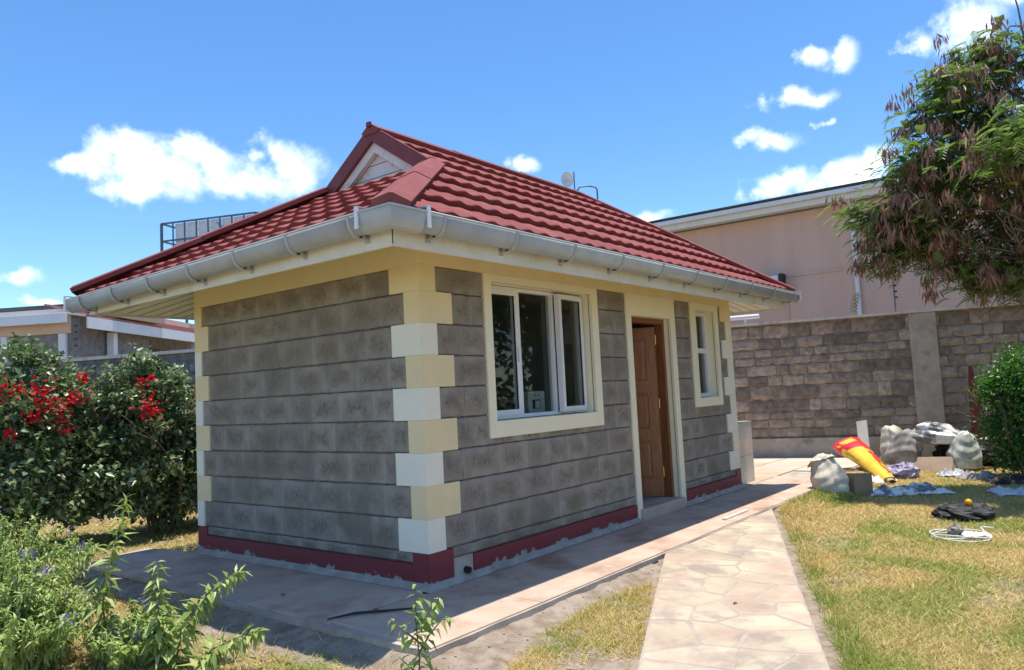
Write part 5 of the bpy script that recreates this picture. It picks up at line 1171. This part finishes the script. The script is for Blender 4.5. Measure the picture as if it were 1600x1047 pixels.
def sack_mesh(c, w, d, h, seed, lean=(0, 0), neck=.45, rot=0., slump=.10, nu=72, nv=44):
    """filled cloth or plastic sack: full base, sagging creases, sharp pleats gathering to the neck"""
    rr = random.Random(seed); ph = [rr.random()*6.28 for _ in range(8)]; V = []; F = []; ks = [3, 5, 8, 11]
    tri_ = lambda a: abs((a/(2*math.pi)) % 1*2-1)*2-1
    for j in range(nv+1):
        t = j/nv; base = min(1, (t/.10)**.5) if t < .10 else 1.0; pr_ = base*(1+slump*math.sin(min(1, t*1.5)*math.pi))*(1-(1-neck)*max(0, (t-.45)/.55)**1.5); pl = .015+.17*max(0, t-.25)**1.3
        if t > .90: pr_ *= 1-.5*((t-.90)/.10)**2
        for i in range(nu):
            th = 2*math.pi*i/nu; cx_, sy_ = math.cos(th), math.sin(th); sqr = 1/max(abs(cx_), abs(sy_))**.55
            k = pr_*sqr*.92; k *= 1+pl*sum(tri_(ks[q]*th+ph[q]+t*rr_tw[q % 4])/(1+.5*q) for q in range(4))+.035*tri_(t*26+3*math.sin(th*2+ph[5])+ph[4])*min(1, t*3)+.07*noise.noise(Vector((cx_*1.2, sy_*1.2, t*2.2+seed)))
            x, y, z = cx_*w*k, sy_*d*k, h*(t+.035*noise.noise(Vector((cx_*1.5, sy_*1.5, seed+t*2)))*t+.03*math.sin(th*2+ph[6])*t*t)
            x += lean[0]*h*t*t; y += lean[1]*h*t*t; V.append((c[0]+x*math.cos(rot)-y*math.sin(rot), c[1]+x*math.sin(rot)+y*math.cos(rot), c[2]+z))
    for j in range(nv):
        for i in range(nu): F.append((j*nu+i, j*nu+(i+1) % nu, (j+1)*nu+(i+1) % nu, (j+1)*nu+i))
    F.append(tuple(range(nu))[::-1]); F.append(tuple(nv*nu+i for i in range(nu)))
    return MB().add(V, F)
rr_tw = (1.6, -2.2, 2.9, -1.1)
def sheet(c, ux, uy, nx, ny, seed, amp, base=0., fold=3.0, th=.004):
    """crumpled sheet lying on the ground"""
    c, ux, uy = Vector(c), Vector(ux), Vector(uy); V = []; F = []
    for k in (0, 1):
        for j in range(ny+1):
            for i in range(nx+1):
                s, t = i/nx-.5, j/ny-.5; p = c+ux*(s+.08*noise.noise(Vector((s*3, t*3, seed))))+uy*(t+.08*noise.noise(Vector((s*3, t*3, seed+7)))); e = min(.5-abs(s), .5-abs(t))
                h = amp*(.45+.9*crease(Vector((s*2.2, t*2.2, .3)), seed, fold*.42)+.25*noise.noise(Vector((s*9, t*9, seed))))*min(1, .25+e*4.5); V.append((p.x, p.y, p.z+base+max(.0, h)+k*th))
    n = (nx+1)*(ny+1)
    for j in range(ny):
        for i in range(nx): a = j*(nx+1)+i; F += [(a, a+nx+1, a+nx+2, a+1), (n+a, n+a+1, n+a+nx+2, n+a+nx+1)]
    rim = [i for i in range(nx+1)]+[j*(nx+1)+nx for j in range(1, ny+1)]+[ny*(nx+1)+i for i in range(nx-1, -1, -1)]+[j*(nx+1) for j in range(ny-1, 0, -1)]; k = len(rim)
    F += [(rim[i], rim[(i+1) % k], n+rim[(i+1) % k], n+rim[i]) for i in range(k)]
    return MB().add(V, F)
GT = GZ+.004
# white sack standing at the path's end
sk = thing('cement_sack', 'crumpled off white woven sack standing upright at the lawn edge', 'sack', (5.95, -1.03, GT))
kid(sack_mesh((5.95, -1.03, GT), .205, .165, .50, 3, (-.10, .16), .50, rad(-50)), 'filled_body', 'sack', sk, smooth=True)
kid(sheet((5.93, -.95, GT+.40), (.20, -.24, .05), (.13, .10, -.10), 18, 14, 8, .11, fold=4.), 'folded_top', 'sack', sk, smooth=True)
cb = thing('carton', 'small plain brown cardboard carton beside the white sack', 'carton', (6.22, -1.28, GT))
bx = MB().box((-.13, -.11, 0), (.13, .11, .26)); ob = bx.build('box', 'cardd', cb, bevel=.004); MB().box((-.132, -.02, .2605), (.132, .02, .2615)).build('tape_seam', 'card', cb); cb.rotation_euler = (0, 0, rad(-38))
# printed yellow and red bag lying on its side
yb = thing('printed_bag', 'bright yellow and red printed plastic bag lying on the lawn', 'bag', (7.7, -1.05, GT))
A_, B_ = Vector((8.20, -.70, GT+.42)), Vector((7.25, -1.42, GT+.05)); axd = (B_-A_).normalized(); sdv = axd.cross(Vector((0, 0, 1))).normalized(); upv = sdv.cross(axd)
def strip(t0, t1, wsc, name, mat, e0=0., e1=1.):
    V = []; F = []; n, m_ = 8, 12
    for i in range(n+1):
        t = t0+(t1-t0)*i/n; p = A_.lerp(B_, t); wd = (.21*(1-.72*t)+.02)
        for j in range(m_+1):
            a = math.pi*2*(e0+(e1-e0)*j/m_); k = 1+.22*noise.noise(Vector((t*5, math.cos(a)*1.5, math.sin(a)*1.5))); q = p+sdv*math.cos(a)*wd*k*wsc+upv*math.sin(a)*wd*.62*k*wsc; V.append((q.x, q.y, max(q.z, GT+.002)))
    for i in range(n):
        for j in range(m_): a = i*(m_+1)+j; F.append((a, a+1, a+m_+2, a+m_+1))
    kid(MB().add(V, F), name, mat, yb, smooth=True)
strip(.02, 1, 1., 'yellow_body', 'yel'); strip(0, .26, 1.012, 'red_end', 'redp'); strip(.28, .86, 1.012, 'white_band', 'whitep', .40, .52); strip(.26, .9, 1.014, 'red_print', 'redp', .30, .37)
strip(.45, .78, 1.016, 'print_line', 'black', .54, .57); strip(.86, 1.05, .75, 'torn_end', 'card')
o = sheet((7.35, -1.22, GT), (.5, -.2, 0), (.15, .35, 0), 14, 10, 31, .12).build('scrap_paper', 'whitep', smooth=False); tag(o, 'crumpled pale paper scraps under the yellow printed bag', 'paper')
o = lump((7.95, -1.45, GT+.10), (.22, .18, .11), 41, .55, fine=3.4).build('lilac_cloth', 'lilac'); tag(o, 'crumpled lilac cloth at the foot of the leaning board', 'cloth')
bd = MB().bar((9.35, -.62, GT+.01), (9.56, -.55, .60), .17, .018, up=(1, -.2, 0)); tag(bd.build('leaning_board', 'coping'), 'narrow pale board leaning against the stone wall', 'board')
o = lump((6.75, -.72, GT+.07), (.10, .09, .07), 45, .5).build('rubble_lump', 'rubblem'); tag(o, 'dark lump of rubble on the patio by the white sack', 'rubble')
# clear plastic sheet on the lawn
o = sheet((6.38, -1.80, GT), (.56, -.72, 0), (.34, .26, 0), 34, 18, 51, .13, fold=3.4).build('plastic_sheet', 'plastic'); tag(o, 'crumpled translucent grey plastic sheet lying on the lawn', 'plastic sheet')
# heap by the pillar
hx, hy = 9.05, -1.3
o = MB()
gs = thing('grey_sack', 'tall dusty grey sack slumped against the rubbish heap by the pillar', 'sack', (8.95, -1.28, GT))
kid(sack_mesh((9.0, -1.22, GT), .19, .25, .60, 61, (.05, -.30), .55, 0.), 'body', 'sackg', gs, smooth=True)
o = sack_mesh((9.25, -1.10, GT), .18, .20, .64, 66, (0, .1), .6).build('cloth_bundle', 'sack', smooth=True); tag(o, 'pale cloth bundle behind the dusty grey sack', 'bundle')
o = lump((9.3, -1.98, GT+.22), (.25, .36, .22), 81, .35).build('black_sack', 'blackbag'); tag(o, 'black refuse sack between the cartons and the wall', 'sack')
o = sack_mesh((9.14, -1.74, GT+.36), .23, .33, .34, 71, (-.1, .35), .55, 0., .22).build('white_plastic_bag', 'plastic', smooth=True); tag(o, 'big shiny white plastic bag on top of the heap', 'bag')
o = sack_mesh((8.95, -2.06, GT), .20, .21, .56, 76, (0, -.08), .55, .4).build('green_plastic_bag', 'greenp', smooth=True); tag(o, 'stuffed translucent greenish plastic bag in the heap', 'bag')
fb = thing('flat_carton', 'flattened brown carton propped before the heap', 'carton', (8.70, -1.66, GT))
MB().add([(.06, .28, 0), (-.06, -.28, 0), (.06, -.30, .22), (.18, .24, .20), (.075, .28, 0), (-.045, -.28, 0), (.075, -.30, .22), (.195, .24, .20)], [(0,1,2,3),(7,6,5,4),(0,4,5,1),(1,5,6,2),(2,6,7,3),(3,7,4,0)]).build('face', 'card', fb)
MB().add([(-.06, -.285, 0), (.10, -.50, 0), (.16, -.46, .10), (.06, -.305, .22), (-.04, -.28, 0), (.12, -.49, 0), (.18, -.45, .10), (.08, -.30, .22)], [(0,1,2,3),(7,6,5,4),(0,4,5,1),(1,5,6,2),(2,6,7,3),(3,7,4,0)]).build('flap', 'cardd', fb)
# stack of cardboard sheets
cs_ = (9.75, -2.55)
for i in range(6):
    a = rnd.uniform(-.12, .12); wx, wy = .30+rnd.uniform(-.03, .03), .36+rnd.uniform(-.04, .04)
    o = MB().prism([(-wx, -wy), (wx, -wy), (wx, wy), (-wx, wy)], 0, .038).build('cardboard_sheet', 'card'); o.location = (cs_[0]+rnd.uniform(-.04, .04), cs_[1]+rnd.uniform(-.05, .05), GT+.18+i*.042); o.rotation_euler = (rnd.uniform(-.03, .03), rnd.uniform(-.03, .03), a-.24)
    tag(o, 'brown cardboard sheet in the flat pile beside the red post', 'cardboard', 'piled cardboard sheets')
o = lump((9.75, -2.55, GT+.09), (.42, .42, .10), 91, .3).build('black_tarpaulin', 'blackbag'); tag(o, 'folded black tarpaulin under the cardboard pile', 'tarpaulin')
rp_ = thing('red_post', 'dark red painted post standing against the stone wall', 'post', (10.02, -2.12, GZ))
MB().add([(-.05, -.08, 0), (.05, -.08, 0), (.05, .08, 0), (-.05, .08, 0), (-.04, -.075, 1.1), (.04, -.075, 1.1), (.04, .065, 1.1), (-.04, .065, 1.1), (-.03, -.02, 1.52), (.03, -.02, 1.52), (.03, .03, 1.54), (-.03, .03, 1.54)], [(0,3,2,1),(0,1,5,4),(1,2,6,5),(2,3,7,6),(3,0,4,7),(4,5,9,8),(5,6,10,9),(6,7,11,10),(7,4,8,11),(8,9,10,11)]).build('shaft', 'redpost', rp_)
for i, (x, y, sx, sy, m_, lb) in enumerate([(8.05, -2.35, .45, .28, 'sackg', 'dusty grey sheet lying before the cardboard pile'), (7.7, -2.75, .5, .34, 'blackbag', 'striped dark cloth thrown down beside the cardboard pile'), (6.75, -2.95, .62, .40, 'bluew', 'pale blue plastic sheeting at the edge of the tree shade'), (8.3, -2.0, .35, .25, 'bluew', 'small pale plastic scrap beside the flattened carton')]):
    o = sheet((x, y, GT), (sx*.5, -sx*.95, 0), (sy, sy*.45, 0), 20, 12, 110+i*9, .13, fold=4).build('ground_sheet', m_); tag(o, lb, 'sheet')
# black bag with the orange ball, cable coil on the lawn
o = lump((4.87, -2.62, GT+.055), (.24, .24, .075), 131, .35, sq=.9, fine=3.).build('black_bag', 'blackbag'); tag(o, 'flat black fabric bag lying on the sunny lawn', 'bag')
o = lump((4.80, -2.42, GT+.04), (.07, .08, .05), 135, .5, fine=3.).build('black_cloth', 'blackbag'); tag(o, 'small crumpled black cloth beside the flat black bag', 'cloth')
ob = MB(); V = []; 
o = lump((4.83, -2.66, GT+.158), (.034, .034, .034), 0, .0, 16, 10).build('orange_ball', 'orange', smooth=True); tag(o, 'small orange ball on top of the flat black bag', 'ball')
cx_, cy_ = 3.80, -2.72; pts = []
for i in range(70):
    t = i/69*2.7*2*math.pi; r = .18+.03*math.sin(t*.37)+.02*math.sin(t*2.3); pts.append((cx_+r*math.cos(t)*1.0, cy_+r*math.sin(t)*1.25, GT+.022+.012*math.sin(t*1.3)+.006*i/69))
pts += [(cx_+.30, cy_-.12, GT+.05), (cx_+.42, cy_-.20, GT+.03), (cx_+.5, cy_-.12, GT+.02)]
tag(MB().tube(pts, .006, 6).build('cable_coil', 'cable'), 'loose coil of white cable on the lawn', 'cable')
o = sheet((3.82, -2.84, GT+.02), (.06, -.20, 0), (.09, .05, 0), 12, 8, 141, .05).build('plastic_scrap', 'whitep'); tag(o, 'white plastic scrap lying across the cable coil', 'plastic')
o = lump((3.86, -2.68, GT+.05), (.055, .06, .05), 151, .6, fine=3.4).build('dark_scrap', 'sackg'); tag(o, 'small dark scrap standing inside the cable coil', 'scrap')
